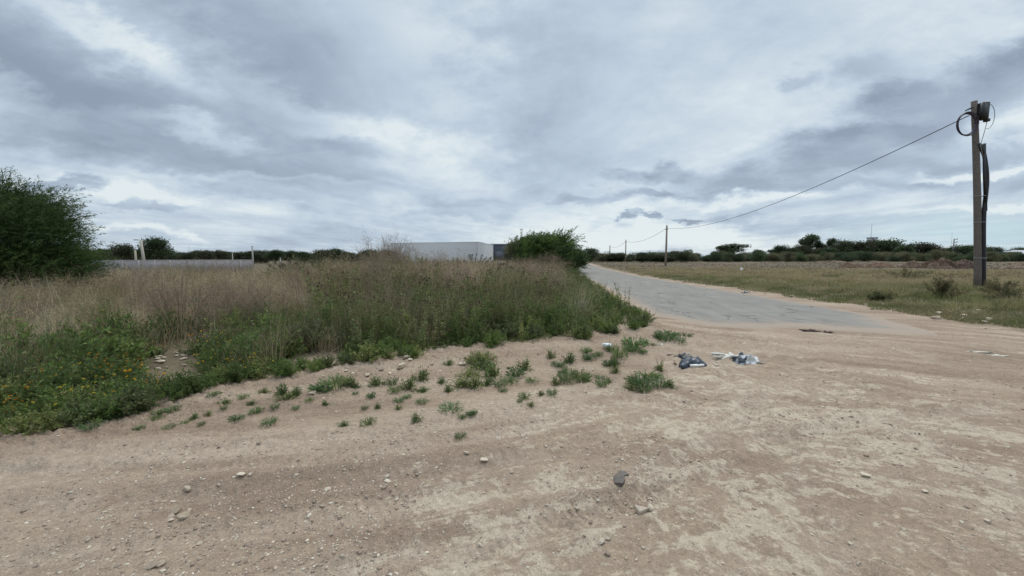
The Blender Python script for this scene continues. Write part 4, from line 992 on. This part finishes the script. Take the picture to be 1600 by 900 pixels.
post(223.5, 375.5, 58, .19, (.36, .33, .28), 'leaning pale concrete lamp post between the two round trees', True, lean=-.35, name='lamp_post', cat='lamp post')
post(211, 390, 57, .14, (.42, .37, .29), 'short pale wooden post just left of the lamp post')
post(394, 385, 61, .13, (.34, .33, .31), 'slim grey post at the right end of the grey wall')
post(363, 395, 61, .08, (.34, .33, .31), 'short thin post on the grey wall left of its right end')
post(438, 403, 48, .09, (.30, .29, .26), 'thin grey post standing in the weeds right of the grey wall')
post(1362.5, 350, 205, .12, (.42, .42, .42), 'tall thin aerial mast rising above the far tree row', g=0, name='mast', cat='mast')
post(295, 384, 230, .09, (.38, .38, .38), 'very thin distant mast above the wood behind the grey wall', name='mast', cat='mast')
post(1488, 364, 260, .10, (.5, .5, .5), 'thin distant mast just left of the double armed power pole', g=0, name='mast', cat='mast')
# water tower cabin under the mast
def cabin():
    X, zt = at_d(1363, 371, 200); root = ob('water_tower', None, None, (X, 200, 0)); tag(root, 'small boxy tower top showing above the trees under the tall mast', 'tower')
    mb = MB()
    for sx in (-1, 1):
        for sy in (-1, 1): box(mb, (sx * 1.2 - .12, sy * 1.2 - .12, -.1), (sx * 1.2 + .12, sy * 1.2 + .12, zt - 3), (.3, .3, .3))
    ob('leg_frame', mb.mesh('legs', M_METAL), root)
    mb = MB(); box(mb, (-1.5, -1.5, zt - 3), (1.5, 1.5, zt - .3), (.42, .43, .44)); ob('tank', mb.mesh('tank', M_METAL), root)
    mb = MB(); box(mb, (-1.7, -1.7, zt - .3), (1.7, 1.7, zt), (.12, .12, .13)); ob('roof', mb.mesh('roof', M_METAL), root)
    mb = MB(); box(mb, (-.9, -1.56, zt - 2.2), (.2, -1.501, zt - 1), (.1, .1, .11)); ob('opening', mb.mesh('opening', M_METAL), root)
cabin()
def power_pole():
    D = 170; X, zt = at_d(1491, 373, D); root = ob('power_pole', None, None, (X, D, 0)); tag(root, 'distant power pole with two short arms between the dark trees', 'power pole')
    mb = MB(); tube(mb, [(0, 0, -.2), (0, 0, zt * .5), (0, 0, zt)], [.34, .28, .22], (.27, .26, .26), 8); ob('shaft', mb.mesh('shaft', M_WOOD, True), root)
    for k in range(3):
        mb = MB(); z = zt - .3 - k * 1.3; box(mb, (.16, -.12, z - .12), (1.5, .12, z + .12), (.24, .24, .24)); box(mb, (1.3, -.12, z + .12), (1.5, .12, z + .4), (.3, .22, .18)); ob('arm', mb.mesh('arm', M_METAL), root)
power_pole()
def house():
    X = at_d(1592, 402, 150)[0]; root = ob('house', None, None, (X, 150, 0)); tag(root, 'low house with a pale sloping roof at the far right', 'house')
    mb = MB(); box(mb, (-4.5, -4, -.1), (9, 4, 2.7), (.20, .18, .17)); ob('wall', mb.mesh('wall', M_WALL), root)
    mb = MB(); v = [(-5, -4.6, 2.7), (9.5, -4.6, 2.7), (9.5, 4.6, 2.7), (-5, 4.6, 2.7), (-2.5, 0, 4.4), (7, 0, 4.4)]
    mb.add(v, (.42, .42, .44), [(0, 1, 5, 4), (2, 3, 4, 5)], [(1, 2, 5), (3, 0, 4)]); ob('roof', mb.mesh('roof', M_METAL), root)
    for k in range(3):
        mb = MB(); box(mb, (-2.5 + 3.4 * k, -4.05, .9), (-1.3 + 3.4 * k, -3.99, 2.0), (.05, .055, .06)); ob('window', mb.mesh('window', M_PLASTIC), root)
    X = at_d(1566, 402, 148)[0]; root = ob('shed', None, None, (X, 148, 0)); tag(root, 'low dark green roofed shed left of the pale roofed house', 'shed')
    mb = MB(); box(mb, (-3.6, -2, -.1), (3.6, 2, 2.9), (.09, .095, .09)); ob('wall', mb.mesh('wall', M_WALL), root)
    mb = MB(); box(mb, (-4.2, -2.5, 2.9), (4.2, 2.5, 3.6), (.045, .085, .075)); ob('roof', mb.mesh('roof', M_METAL), root)
    X = at_d(1432, 402, 175)[0]; root = ob('parked_van', None, None, (X, 175, 0)); tag(root, 'small white vehicle with blue grey top parked at the far edge of the field', 'van')
    mb = MB()
    pr = [(-2.2, .45), (2.2, .45), (2.2, 1.0), (1.5, 1.15), (1.05, 1.75), (-2.1, 1.8), (-2.2, 1.1)]
    v = [(x, -.85, z) for x, z in pr] + [(x, .85, z) for x, z in pr]; n = len(pr)
    mb.add(v, (.33, .38, .47), [(i, (i + 1) % n, n + (i + 1) % n, n + i) for i in range(n)], [(0, i + 1, i) for i in range(1, n - 1)] + [(n, n + i, n + i + 1) for i in range(1, n - 1)]); ob('body', mb.mesh('body', M_METAL), root)
    for s in (-1.4, 1.4):
        mb = MB(); tube(mb, [(s, -.9, .34), (s, .9, .34)], .34, (.03, .03, .03), 12); ob('wheel', mb.mesh('wheel', M_PLASTIC), root)
    mb = MB(); box(mb, (-1.9, -.875, 1.2), (1.0, -.852, 1.65), (.10, .13, .18)); ob('window', mb.mesh('window', M_PLASTIC), root)
house()

# ------------------------------------------------------------------ soil and brush heaps in the field
def heap(px, py, wpx, hm, col, label, brush=0, bcol=BRN, cat='heap'):
    x, y = at(px, py); w = wpx / FPX * y; mb = MB()
    n = 48; m = 9; V = [(0, 0, hm)]
    rg = np.random.default_rng(px)
    for i in range(1, m + 1):
        for k in range(n):
            a = 2 * math.pi * k / n; q = i / m; rr = q * (1 + .2 * math.sin(3 * a + px) + .1 * math.sin(7 * a))
            hh = hm * (1 - q ** 1.6) ** .9 * (1 + .6 * float(fbm(np.array([px + q * 3 * math.cos(a)]), np.array([q * 3 * math.sin(a)]), 5, 3)[0]) * 1.6) - .05 * q
            V.append((rr * w / 2 * math.cos(a), rr * w / 4 * math.sin(a), hh if i < m else -.12))
    T = [(0, 1 + k, 1 + (k + 1) % n) for k in range(n)]
    Q = [(1 + (i - 1) * n + k, 1 + i * n + k, 1 + i * n + (k + 1) % n, 1 + (i - 1) * n + (k + 1) % n) for i in range(1, m) for k in range(n)]
    mb.add(V, jit(col, len(V), .12), Q, T)
    root = ob('soil_heap', None, None, (x, y, gz(x, y) - .02)); tag(root, label, cat); ob('soil', mb.mesh('soil', M_SOIL), root)
    if brush:
        bb = MB(); k = brush; P = np.stack([rg.normal(0, w * .2, k), rg.normal(0, w * .1, k), rg.uniform(.1, 1, k) * hm * .9], 1)
        P[:, 2] *= np.clip(1.2 - np.abs(P[:, 0]) / (w / 2), .1, 1)
        leaves(bb, P, rg.normal(size=(k, 3)) + [0, 0, .4], rg.uniform(.2, .6, k), rg.uniform(.02, .06, k), jit(bcol, k, .3)); ob('dead_brush', bb.mesh('brush', M_DRY), root)
heap(1465, 421, 70, 1.15, (.135, .098, .072), 'largest brown brush heap in the field left of the near pole', 1500, (.13, .08, .055))
heap(1504, 421, 46, .9, (.13, .09, .072), 'grey brown brush heap touching the near pole on its left', 600, (.13, .10, .085))
heap(1425, 419, 36, .75, (.15, .11, .08), 'low brown soil heap at the left of the largest brush heap')
heap(1375, 420, 46, .7, (.15, .098, .07), 'flat long brown soil heap in the field')
heap(1330, 420, 40, .75, (.135, .09, .066), 'dark flat brown soil heap, leftmost in the field', 200)
heap(1597, 421, 60, .9, (.17, .125, .095), 'brown heap at the right edge of the picture', 300)
heap(1492, 407, 40, 1.8, (.12, .09, .07), 'distant dark brown heap just left of the near pole', 200)
heap(1300, 409, 50, .5, (.16, .115, .08), 'distant low heap under the tallest eucalyptus')
heap(1345, 408.5, 60, .6, (.17, .12, .085), 'distant low heap under the dark tree left of the mast')

# ------------------------------------------------------------------ poles and cables
ZP1 = 17.1
x1, _ = at_d(1528, 452, ZP1); xt, zt1 = at_d(1522, 158, ZP1); g1 = gz(x1, ZP1)
def near_pole():
    root = ob('utility_pole', None, None, (x1, ZP1, g1)); tag(root, 'weathered wooden utility pole on the right verge carrying a cable coil and black conduit', 'utility pole')
    H = zt1 - g1; dx = xt - x1
    f = lambda t: np.array([dx * t + .05 * math.sin(t * 3.1), 0, H * t])
    mb = MB(); tube(mb, [f(t) - (np.array([0, 0, .4]) if t == 0 else 0) for t in np.linspace(0, 1, 14)], np.linspace(.138, .10, 14), (.14, .12, .105), 14); ob('shaft', mb.mesh('shaft', M_WOOD, True), root)
    s = ZP1 / FPX
    # junction box on the upper right
    p = f(.945); mb = MB(); box(mb, (p[0] - .02, -.32, p[2] - .42), (p[0] + .26, -.10, p[2] + .30), (.014, .017, .018)); box(mb, (p[0] + .01, -.335, p[2] - .36), (p[0] + .23, -.32, p[2] + .24), (.03, .035, .036)); ob('junction_box', mb.mesh('junction_box', M_PLASTIC), root)
    mb = MB(); box(mb, (p[0] + .24, -.29, p[2] - .5), (p[0] + .38, -.14, p[2] - .38), (.02, .022, .024)); ob('cable_entry', mb.mesh('gland', M_PLASTIC), root)
    # coil of spare cable to the left
    c = np.array([xt - x1 - .50, -.22, H * .872]); 
    for k, (rr, off) in enumerate(((.455, 0), (.43, .03), (.48, -.03), (.44, .05))):
        an = np.linspace(0, 2 * math.pi, 40); pts = [(c[0] + rr * .93 * math.cos(a) + .02 * k, c[1] + off, c[2] + rr * math.sin(a) * 1.05) for a in an]
        mb = MB(); tube(mb, pts, .024, (.035, .024, .04), 6); ob('cable_coil', mb.mesh('coil', M_PLASTIC, True), root)
    mb = MB(); tube(mb, [(c[0] + .1, -.2, c[2] - .47), (c[0] + .35, -.2, c[2] - .47), (c[0] + .52, -.15, c[2] - .42)], .013, (.05, .05, .05), 5); ob('coil_tie', mb.mesh('tie', M_PLASTIC), root)
    # thin wire loop on the right
    an = np.linspace(1.9, -1.7, 20); mb = MB(); tube(mb, [(p[0] + .38 + .28 * math.cos(a), -.2, p[2] - .28 + .52 * math.sin(a)) for a in an], .011, (.16, .2, .2), 5); ob('wire_loop', mb.mesh('wire_loop', M_PLASTIC, True), root)
    mb = MB(); tube(mb, [(p[0] + .36, -.2, p[2] - .45), (p[0] + .25, -.2, p[2] - 1.1), (p[0] + .16, -.2, p[2] - 1.5), (p[0] + .34, -.2, p[2] - 2.0)], .012, (.25, .28, .24), 5); ob('wire', mb.mesh('wire', M_PLASTIC, True), root)
    # black conduit: free bow above, clamped to the shaft below
    pts = []
    for t in np.linspace(0, 1, 26):
        tt = .775 * (1 - t); base = f(tt); bow = .105 + .20 * math.exp(-((tt - .60) / .15) ** 2)
        pts.append((base[0] + bow, -.12, base[2]))
    pts[0] = (pts[0][0] - .16, -.12, pts[0][2]); pts[1] = (pts[1][0] - .06, -.12, pts[1][2])
    mb = MB(); tube(mb, pts, np.linspace(.07, .08, 26), (.010, .011, .016), 9); ob('conduit', mb.mesh('conduit', M_PLASTIC, True), root)
    mb = MB(); tube(mb, [f(.775) + [.2, -.14, 0], f(.6) + [.17, -.14, 0], f(.42) + [.19, -.14, 0]], .055, (.012, .012, .015), 7); ob('conduit', mb.mesh('conduit', M_PLASTIC, True), root)
    for t in (.165, .50, .36):
        q = f(t); an = np.linspace(0, 2 * math.pi, 24); mb = MB(); tube(mb, [(q[0] + .055 + .205 * math.cos(a), -.03 + .175 * math.sin(a), q[2]) for a in an], .012, (.30, .31, .32), 4); ob('strap', mb.mesh('strap', M_METAL), root)
    q = f(.965); mb = MB(); tube(mb, [q + [-.12, -.05, 0], q + [-.3, -.06, -.06], q + [-.42, -.02, -.14]], [.03, .04, .02], (.05, .045, .06), 6); ob('clamp', mb.mesh('clamp', M_METAL), root)
near_pole()
P2 = []
for k, (px, top, D, g, lab) in enumerate(((1042, 352, 66, 0.05, 'second wooden pole from the right, standing in the field edge'), (978, 374.5, 116, 0, 'third wooden pole from the right, left of the second one'), (953, 383.5, 166, 0, 'fourth wooden pole, short and thin beside the vanishing road'),
                                          (925, 388, 205, 0, 'fifth and faint pole in front of the dark round tree by the vanishing road'), (936, 391, 240, 0, 'farthest faint pole between the fourth and the fifth'))):
    X, zt = at_d(px, top, D); root = ob('utility_pole', None, None, (X, D, g - .05)); tag(root, lab, 'utility pole')
    mb = MB(); h = zt - g + .05; tube(mb, [(0, 0, -.3), (.02, 0, h * .5), (0, 0, h)], [.19, .165, .14] if k < 2 else [.26, .22, .2], (.25, .21, .175), 10); ob('shaft', mb.mesh('shaft', M_WOOD, True), root)
    mb = MB(); box(mb, (-.22, -.1, h - .75), (.22, .1, h - .6), (.2, .2, .2)); ob('clamp', mb.mesh('clamp', M_METAL), root)
    P2.append(Vector((X, D, zt - .5)))
def cable(a, b, sag, r, label):
    n = 40; mid = (a + b) / 2; pts = []
    for i in range(n + 1):
        t = i / n; p = a.lerp(b, t); pts.append((p.x - mid.x, p.y - mid.y, p.z - 4 * sag * t * (1 - t) - mid.z))
    mb = MB(); tube(mb, pts, r, (.05, .045, .05), 5); tag(ob('overhead_cable', mb.mesh('cable', M_PLASTIC, True), None, mid), label, 'cable')
A = Vector((at_d(1512, 181, ZP1)[0], ZP1 - .05, at_d(1512, 181, ZP1)[1]))
cable(A, P2[0], 1.55, .020, 'black overhead cable sagging from the near pole to the second pole')
cable(P2[0], P2[1], 1.1, .028, 'overhead cable from the second pole to the third pole')
cable(P2[1], P2[2], 1.0, .035, 'overhead cable from the third pole to the fourth pole')

# ------------------------------------------------------------------ stones
def stone_mesh(seed, sub=ICO3, flat=.55, col=(.40, .345, .28), ang=1.0):
    rg = np.random.default_rng(seed); v = sub[0].copy()
    for k in range(13):      # chop with planes for angular faces
        d = nrm(rg.normal(size=3)); lim = rg.uniform(.42, .78); q = v @ d; v = v - np.outer(np.clip(q - lim, 0, None), d) * ang
    v = v * (1 + .015 * rg.normal(size=(len(v), 1))); v = v * [1, rg.uniform(.6, .85), flat]
    mb = MB(); mb.add(v, np.clip(np.array(col) * (1 + rg.normal(0, .06, (len(v), 1))), 0, 1), None, sub[1]); return mb.mesh('stone', M_STONE)
SM = [stone_mesh(s, ICO3, f, c) for s, f, c in ((1, .5, (.47, .39, .30)), (2, .6, (.56, .48, .38)), (3, .45, (.40, .32, .24)), (4, .6, (.48, .41, .32)), (5, .35, (.60, .52, .41)), (6, .5, (.36, .29, .225)))]
def stone(px, py, w, k, label, group=None, rzv=None, hs=1.0, name='stone', sink=.15):
    x, y = at(px, py); z = gz(x, y); x, y = at(px, py, z); s = w / FPX * y / 2
    return place([('b', SM[k])], name, (x, y, gz(x, y) + s * .24 * hs), rz() if rzv is None else rzv, (s, s, s * hs), label, 'stone', group, tilt=(R.uniform(-.1, .1), R.uniform(-.1, .1)))
big = stone_mesh(77, ICO3, .5, (.56, .47, .375), .9)
x, y = at(1000, 800); s = 37 / FPX * y / 2
place([('b', big)], 'stone', (x, y, gz(x, y) + s * .3), -.35, (s, s * .8, s * 1.05), 'largest pale stone on the dirt, cracked near its right end', 'stone')
x, y = at(1013, 797); place([('b', SM[1])], 'stone', (x + .012, y - .005, gz(x, y) + .022), .4, (.026, .036, .03), 'pale fragment split off the right end of the largest stone', 'stone')
for (px, py, w, k, lab) in ((376, 747, 20, 4, 'pale triangular stone, left one of a pair in the left foreground'), (392, 750, 12, 1, 'small pale stone just right of the triangular stone'), (294, 769, 20, 0, 'flat tan stone left of and below the triangular stone'),
        (310, 846, 14, 3, 'tan stone with a dark underside at the lower left'), (605, 744, 14, 1, 'pale stone above the pinkish stone left of centre'), (599, 763, 10, 2, 'pinkish stone below a pale one left of centre'), (605, 751, 18, 4, 'flat pale stone between the pale and the pinkish stone'),
        (728, 712, 14, 0, 'brown rounded stone left of the long white stone'), (755, 722, 20, 4, 'long white sliver of stone near the middle'), (940, 848, 18, 1, 'pale stone nearest the bottom below the dark asphalt chunk'), (950, 843, 12, 3, 'smaller pale stone behind the one nearest the bottom'),
        (750, 855, 9, 1, 'whitish stone in the lower middle'), (1005, 857, 9, 1, 'whitish pebble below the largest stone'), (1444, 768, 14, 4, 'pale slanted stone on the dirt at right'), (1543, 815, 13, 1, 'bright pale stone at the lower right'), (1342, 884, 9, 1, 'small bright stone at the bottom right of centre'),
        (1350, 744, 20, 4, 'flat pale crust stone right of the centre'), (800, 741, 9, 3, 'small tan stone right of the long white stone'), (895, 848, 9, 5, 'small dull stone left of the pale one nearest the bottom'), (511, 763, 16, 4, 'flat greenish pale stone in the left foreground'), (503, 796, 12, 0, 'tan stone low in the left foreground'),
        (285, 812, 18, 0, 'long tan stone on the broken rock patch'), (267, 815, 12, 4, 'pale stone at the left of the broken rock patch'), (444, 845, 12, 5, 'small dark stone with a pit beside it'), (408, 872, 11, 5, 'dark pebble near the bottom left'), (684, 871, 7, 1, 'tiny bright white pebble near the bottom')):
    stone(px, py, w, k, lab, rzv=None if w < 14 else R.uniform(-.5, .5))
for (px, py, w, k) in ((275, 800, 24, 5), (288, 804, 22, 2), (266, 808, 20, 5), (295, 798, 16, 0)):
    stone(px, py, w, k, 'broken dark edged rock in the patch at the lower left', 'broken rocks at the lower left', hs=.7)
for (px, py, w, k) in ((240, 884, 26, 5), (252, 880, 22, 2), (232, 860, 18, 0), (255, 893, 14, 4)):
    stone(px, py, w, k, 'broken rock half buried at the bottom left', 'half buried rocks at the bottom left', hs=.6)
for (px, py, w, k, lab) in ((634, 560, 16, 3, 'rounded pale rock on top of the soil berm'), (625, 567, 24, 0, 'flat tan rock on the berm below the rounded rock'), (490, 616, 18, 4, 'flat pale stone at the foot of the berm'), (247, 552, 14, 3, 'pale block sticking out of the weeds at left'),
        (228, 573, 16, 4, 'pale stone in the weeds below the pale block'), (148, 646, 14, 4, 'pale stone at the left edge of the dirt'), (507, 564, 12, 0, 'stone in the gap of the weeds left of centre'), (780, 530, 20, 4, 'pale flat lump low in the green weeds'), (688, 581, 8, 1, 'white chip on the berm')):
    stone(px, py, w, k, lab)
for k in range(9):
    stone(150 + R.uniform(-34, 38), 484 + R.uniform(-9, 10), R.uniform(14, 30), k % 6, 'flat rock in the bare patch among the weeds right of the dark bush', 'rocks of the bare patch in the thicket')
for k in range(16):
    stone(285 + R.uniform(-50, 45), 562 + R.uniform(-22, 26), R.uniform(6, 16), int(R.integers(6)), 'earthy rubble stone in the gap of the weeds at left', 'rubble in the gap of the left weeds')
for k in range(26):
    q = R.uniform(0, 1); stone(460 + 300 * q + R.uniform(-8, 8), 596 - 42 * q + R.uniform(-10, 12), R.uniform(5, 13), int(R.integers(6)), 'clod or stone on the soil berm in front of the weeds', 'clods on the soil berm')
for k in range(18):
    stone(1500 + R.uniform(-40, 50), 489 + R.uniform(-4, 8), R.uniform(5, 14), int(R.integers(6)), 'rubble stone at the verge edge below the near pole', 'rubble at the verge edge')
for (px, py, w) in ((1354, 469, 8), (1380, 473, 8), (1440, 471, 6), (1265, 441, 6), (1300, 457, 6), (1238, 462, 8), (1195, 458, 6)):
    stone(px, py, w, 4, 'pale stone lying along the right verge edge', 'pale stones along the right verge edge')
# many small loose stones as things, the rest is gravel
x, y = scatter(900, 1.9, 11, -54, 54); cnt = 0
for xx, yy in zip(x, y):
    if cnt >= 150: break
    a = np.array([xx]); b = np.array([yy])
    if poly_dist(a, b, THICKET)[0] > 0 or poly_dist(a, b, ROAD)[0] > -.2 or poly_dist(a, b, VERGE)[0] > 0: continue
    s = R.uniform(.007, .018) * (1 + .05 * yy)
    place([('b', SM[R.integers(6)])], 'stone', (xx, yy, gz(xx, yy) + s * .15), rz(), (s, s, s * .8), 'small loose stone on the dirt foreground', 'stone', 'small loose stones on the dirt'); cnt += 1
def gravel():
    x, y = scatter(52000, 1.6, 16, -58, 58)
    k = (poly_dist(x, y, THICKET) < .2) & (poly_dist(x, y, ROAD) < -.15) & (poly_dist(x, y, VERGE) < .3)
    clump = fbm(x * 1.1, y * 1.1, 401, 4)
    k &= R.uniform(0, 1, len(x)) < np.clip(.42 + clump * 1.6, .05, 1)
    x, y = x[k], y[k]; n = len(x); r = np.hypot(x, y)
    s = np.exp(R.normal(-5.45, .45, n)) * (1 + r * .06)
    v, f = ICO1; v0 = v[None] * (1 + R.uniform(-.3, .3, (n, len(v), 1))) * np.stack([R.uniform(.8, 1.4, n), R.uniform(.6, 1, n), R.uniform(.35, .7, n)], 1)[:, None]
    a = R.uniform(0, 6.28, n); ca, sa = np.cos(a)[:, None], np.sin(a)[:, None]
    V = np.stack([v0[..., 0] * ca - v0[..., 1] * sa, v0[..., 0] * sa + v0[..., 1] * ca, v0[..., 2]], -1) * s[:, None, None]
    V = V + np.stack([x, y, height(x, y) + s * .12], 1)[:, None]
    cs = np.array([(.50, .43, .34), (.62, .55, .45), (.34, .265, .205), (.42, .34, .265), (.30, .24, .195), (.40, .315, .245)])[R.integers(0, 6, n)] * (1 + R.normal(0, .1, (n, 1)))
    C = np.repeat(cs[:, None], len(v), 1)
    F = f[None] + (np.arange(n) * len(v))[:, None, None]
    mb = MB(); mb.add(V.reshape(-1, 3), C.reshape(-1, 3), None, F.reshape(-1, 3))
    tag(ob('gravel', mb.mesh('gravel', M_STONE)), 'fine loose gravel strewn over the dirt', 'gravel', kind='stuff')
gravel()

# ------------------------------------------------------------------ litter
def crumple(seed, sx, sy, sz, col, mat, name, folds=.35, col2=None):
    rg = np.random.default_rng(seed); v = ICO3[0].copy(); q = v.copy()
    for k in range(16):
        d = nrm(rg.normal(size=3)); ph = rg.uniform(0, 6.28); fr = rg.uniform(3, 11)
        q = q * (1 + folds / fr * 1.4 * (1 - 2 * np.abs(np.sin(v @ d * fr + ph)))[:, None])
    ang = np.arctan2(v[:, 1], v[:, 0]); rim = 1 + .22 * np.sin(ang * 3 + rg.uniform(0, 6)) + .12 * np.sin(ang * 7 + rg.uniform(0, 6))
    q[:, 0] *= sx * rim; q[:, 1] *= sy * rim; q[:, 2] = np.maximum(q[:, 2], -.12) * sz
    c = np.tile(np.array(col), (len(q), 1)) * (1 + rg.normal(0, .06, (len(q), 1)))
    if col2 is not None:
        m = sst(-.05, .05, fbm(v[:, 0] * 2 + seed, v[:, 1] * 2 + v[:, 2], 3, 2))[:, None]; c = c * (1 - m) + np.array(col2) * m
    mb = MB(); mb.add(q, np.clip(c, 0, 1), None, ICO3[1]); return mb.mesh(name, mat)
def lit(px, py, me, name, label, cat, rzv=0, dz=0.0, group=None):
    x, y = at(px, py); z = gz(x, y); x, y = at(px, py, z)
    return tag(ob(name, me, None, (x, y, gz(x, y) + dz), (0, 0, rzv)), label, cat, group)
NAVY = (.03, .04, .058)
lit(1080, 570, crumple(1, .20, .17, .15, NAVY, M_FILM, 'bag', .16), 'trash_bag', 'crumpled black plastic bag lying behind a white tube', 'bag', .3)
lit(1063, 557, crumple(2, .09, .07, .05, NAVY, M_FILM, 'bag', .6), 'trash_bag', 'small scrap of black plastic left behind the larger black bag', 'bag', 1.0)
lit(1075, 556, crumple(21, .045, .03, .025, (.62, .62, .6), M_CLOTH, 'scrap', .5), 'paper_scrap', 'white scrap beside the small black plastic scrap', 'scrap')
lit(1047, 556, crumple(22, .07, .022, .014, (.10, .08, .07), M_CLOTH, 'scrap', .5), 'fabric_scrap', 'dark thin scrap at the far left of the black plastic', 'scrap')
lit(1054, 571, crumple(23, .035, .03, .03, (.22, .16, .12), M_CLOTH, 'scrap', .5), 'fabric_scrap', 'brown scrap left of the large black bag', 'scrap')
mb = MB(); tube(mb, [(-.105, 0, .02), (0, 0, .02), (.105, .012, .02)], .019, (.74, .74, .72), 12); lit(1089, 574, mb.mesh('tube', M_PLASTIC, True), 'plastic_tube', 'white tube lying in front of the black bag', 'tube', .1)
lit(1159, 567, crumple(3, .17, .12, .14, (.028, .034, .048), M_FILM, 'bag', .2, (.42, .45, .50)), 'trash_bag', 'black and pale plastic bag right of the whole black bag', 'bag', .2)
lit(1172, 566, crumple(4, .14, .12, .13, (.66, .66, .66), M_CLOTH, 'cloth', .3), 'cloth_rag', 'pale grey rag against the right of the two toned bag', 'rag', 1.1)
lit(1146, 560, crumple(5, .26, .10, .08, (.62, .60, .53), M_CLOTH, 'cloth', .3), 'cloth_rag', 'cream rag spread behind the two toned bag', 'rag', -.1)
lit(1186, 567, crumple(6, .10, .05, .035, (.50, .43, .37), M_CLOTH, 'cloth', .6), 'cloth_rag', 'pinkish beige rag at the right end of the litter', 'rag', .3)
lit(1124, 570, crumple(7, .13, .04, .02, (.50, .44, .37), M_CLOTH, 'cloth', .6), 'cloth_rag', 'beige flat rag between the two bags', 'rag', 0)
lit(1197, 566, crumple(71, .05, .03, .02, (.55, .45, .40), M_CLOTH, 'cloth', .6), 'paper_scrap', 'small pinkish scrap, rightmost of the litter', 'scrap', 0)
mb = MB(); tube(mb, [(-.09, 0, .018), (0, 0, .018), (.09, -.02, .018)], .016, (.74, .74, .70), 10); lit(1121, 554, mb.mesh('tube', M_PLASTIC, True), 'plastic_tube', 'thin white tube lying farther back between the bags', 'tube', -.1)
# white cup lying in the weeds edge
mb = MB(); tube(mb, [(-.05, 0, .03), (0, 0, .032), (.05, 0, .034)], [.024, .029, .034], (.72, .76, .76), 14); x_ = lit(948, 540, mb.mesh('cup', M_PLASTIC, True), 'plastic_cup', 'white plastic cup lying at the edge of the weeds', 'cup', -.9); x_.scale = (1.4, 1.4, 1.4)
lit(1033, 538, crumple(8, .06, .03, .02, (.66, .64, .60), M_CLOTH, 'paper', .5), 'paper_scrap', 'white paper scrap among the weeds left of the dirt apron', 'scrap')
lit(1062, 527, crumple(81, .03, .02, .02, (.66, .66, .64), M_CLOTH, 'paper', .5), 'paper_scrap', 'tiny white scrap behind the weeds near the road end', 'scrap')
lit(712, 470, crumple(9, .30, .2, .35, (.025, .025, .03), M_FILM, 'bag', .6, (.75, .76, .77)), 'trash_bag', 'black and white plastic bag caught high in the dry weeds', 'bag', 0, .25)
lit(1158, 430, crumple(10, .10, .08, .2, (.72, .72, .70), M_FILM, 'bag', .5), 'plastic_bag', 'white plastic bag caught on the grass across the road', 'bag', 0, .45)
lit(1165, 458, crumple(11, .24, .14, .09, (.10, .12, .15), M_FILM, 'bag', .6, (.30, .33, .37)), 'trash_bag', 'blue grey plastic litter at the right edge of the asphalt', 'bag')
lit(1169, 453, crumple(12, .10, .08, .10, (.62, .54, .48), M_CLOTH, 'paper', .5), 'paper_scrap', 'pale pinkish scrap behind the blue grey litter', 'scrap')
lit(637, 414, crumple(14, .12, .1, .15, (.75, .75, .75), M_FILM, 'bag', .5), 'plastic_bag', 'tiny white bag in the bush beside the tallest feathery bush', 'bag', 0, .2)
for (px, py, w, l) in ((1560, 556, .17, 'right one of two flat pale plaster scraps on the dirt at right'), (1526, 550, .26, 'left one of two flat pale plaster scraps on the dirt at right')):
    lit(px, py, crumple(px, w, .06, .015, (.60, .57, .48), M_CLOTH, 'scrap', .5), 'plaster_scrap', l, 'scrap', -.1)
lit(1265, 518, crumple(31, .24, .10, .05, (.10, .075, .07), M_SOIL, 'debris', .6), 'rotting_debris', 'dark clump of debris on the broken asphalt edge, larger one', 'debris', 0)
lit(1292, 520, crumple(32, .15, .06, .04, (.11, .08, .075), M_SOIL, 'debris', .6), 'rotting_debris', 'smaller dark clump of debris right of the larger one', 'debris', 0)
# flat chunk of asphalt on the dirt
def chunk(px, py, pts, h, label):
    x, y = at(px, py); mb = MB(); prism(mb, pts, -.02, h, (.14, .122, .108))
    tag(ob('asphalt_chunk', mb.mesh('chunk', M_STONE), None, (x, y, gz(x, y) + .004)), label, 'asphalt chunk')
chunk(967, 749, [(-.045, -.05), (.01, -.055), (.04, -.01), (.05, .04), (.0, .06), (-.03, .03)], .014, 'flat dark grey chunk of asphalt on the dirt, larger piece')
chunk(972, 737, [(-.03, -.02), (.01, -.025), (.045, -.01), (.03, .03), (-.02, .03)], .01, 'smaller dark asphalt chip touching the back of the larger chunk')
# long dead stalks leaning in the gap
for (a, b, l) in (((488, 578), (562, 520), 'long dry cane leaning across the gap in the weeds'), ((520, 582), (440, 572), 'dry cane lying flat at the foot of the gap in the weeds'), ((185, 590), (203, 578), 'short bent pale cane in the left weeds')):
    x0, y0 = at(*a); xb, yb = at(*b); z0 = gz(x0, y0); f = .35 if l.startswith('long') else .0
    yb2 = y0 + (yb - y0) * (1 - f); xb2, zb2 = at_d(b[0], b[1], yb2); zb2 = max(zb2, gz(xb2, yb2) + .04)
    mid = Vector((x0, y0, z0)); mb = MB(); pts = [(0, 0, .01), ((xb2 - x0) * .5 + .02, (yb2 - y0) * .5, (zb2 - z0) * .5 + .03), (xb2 - x0, yb2 - y0, zb2 - z0)]
    tube(mb, pts, [.008, .006, .004], (.34, .26, .18), 6); tag(ob('dry_cane', mb.mesh('cane', M_DRY), None, mid), l, 'cane')
print('objects', len(bpy.data.objects))
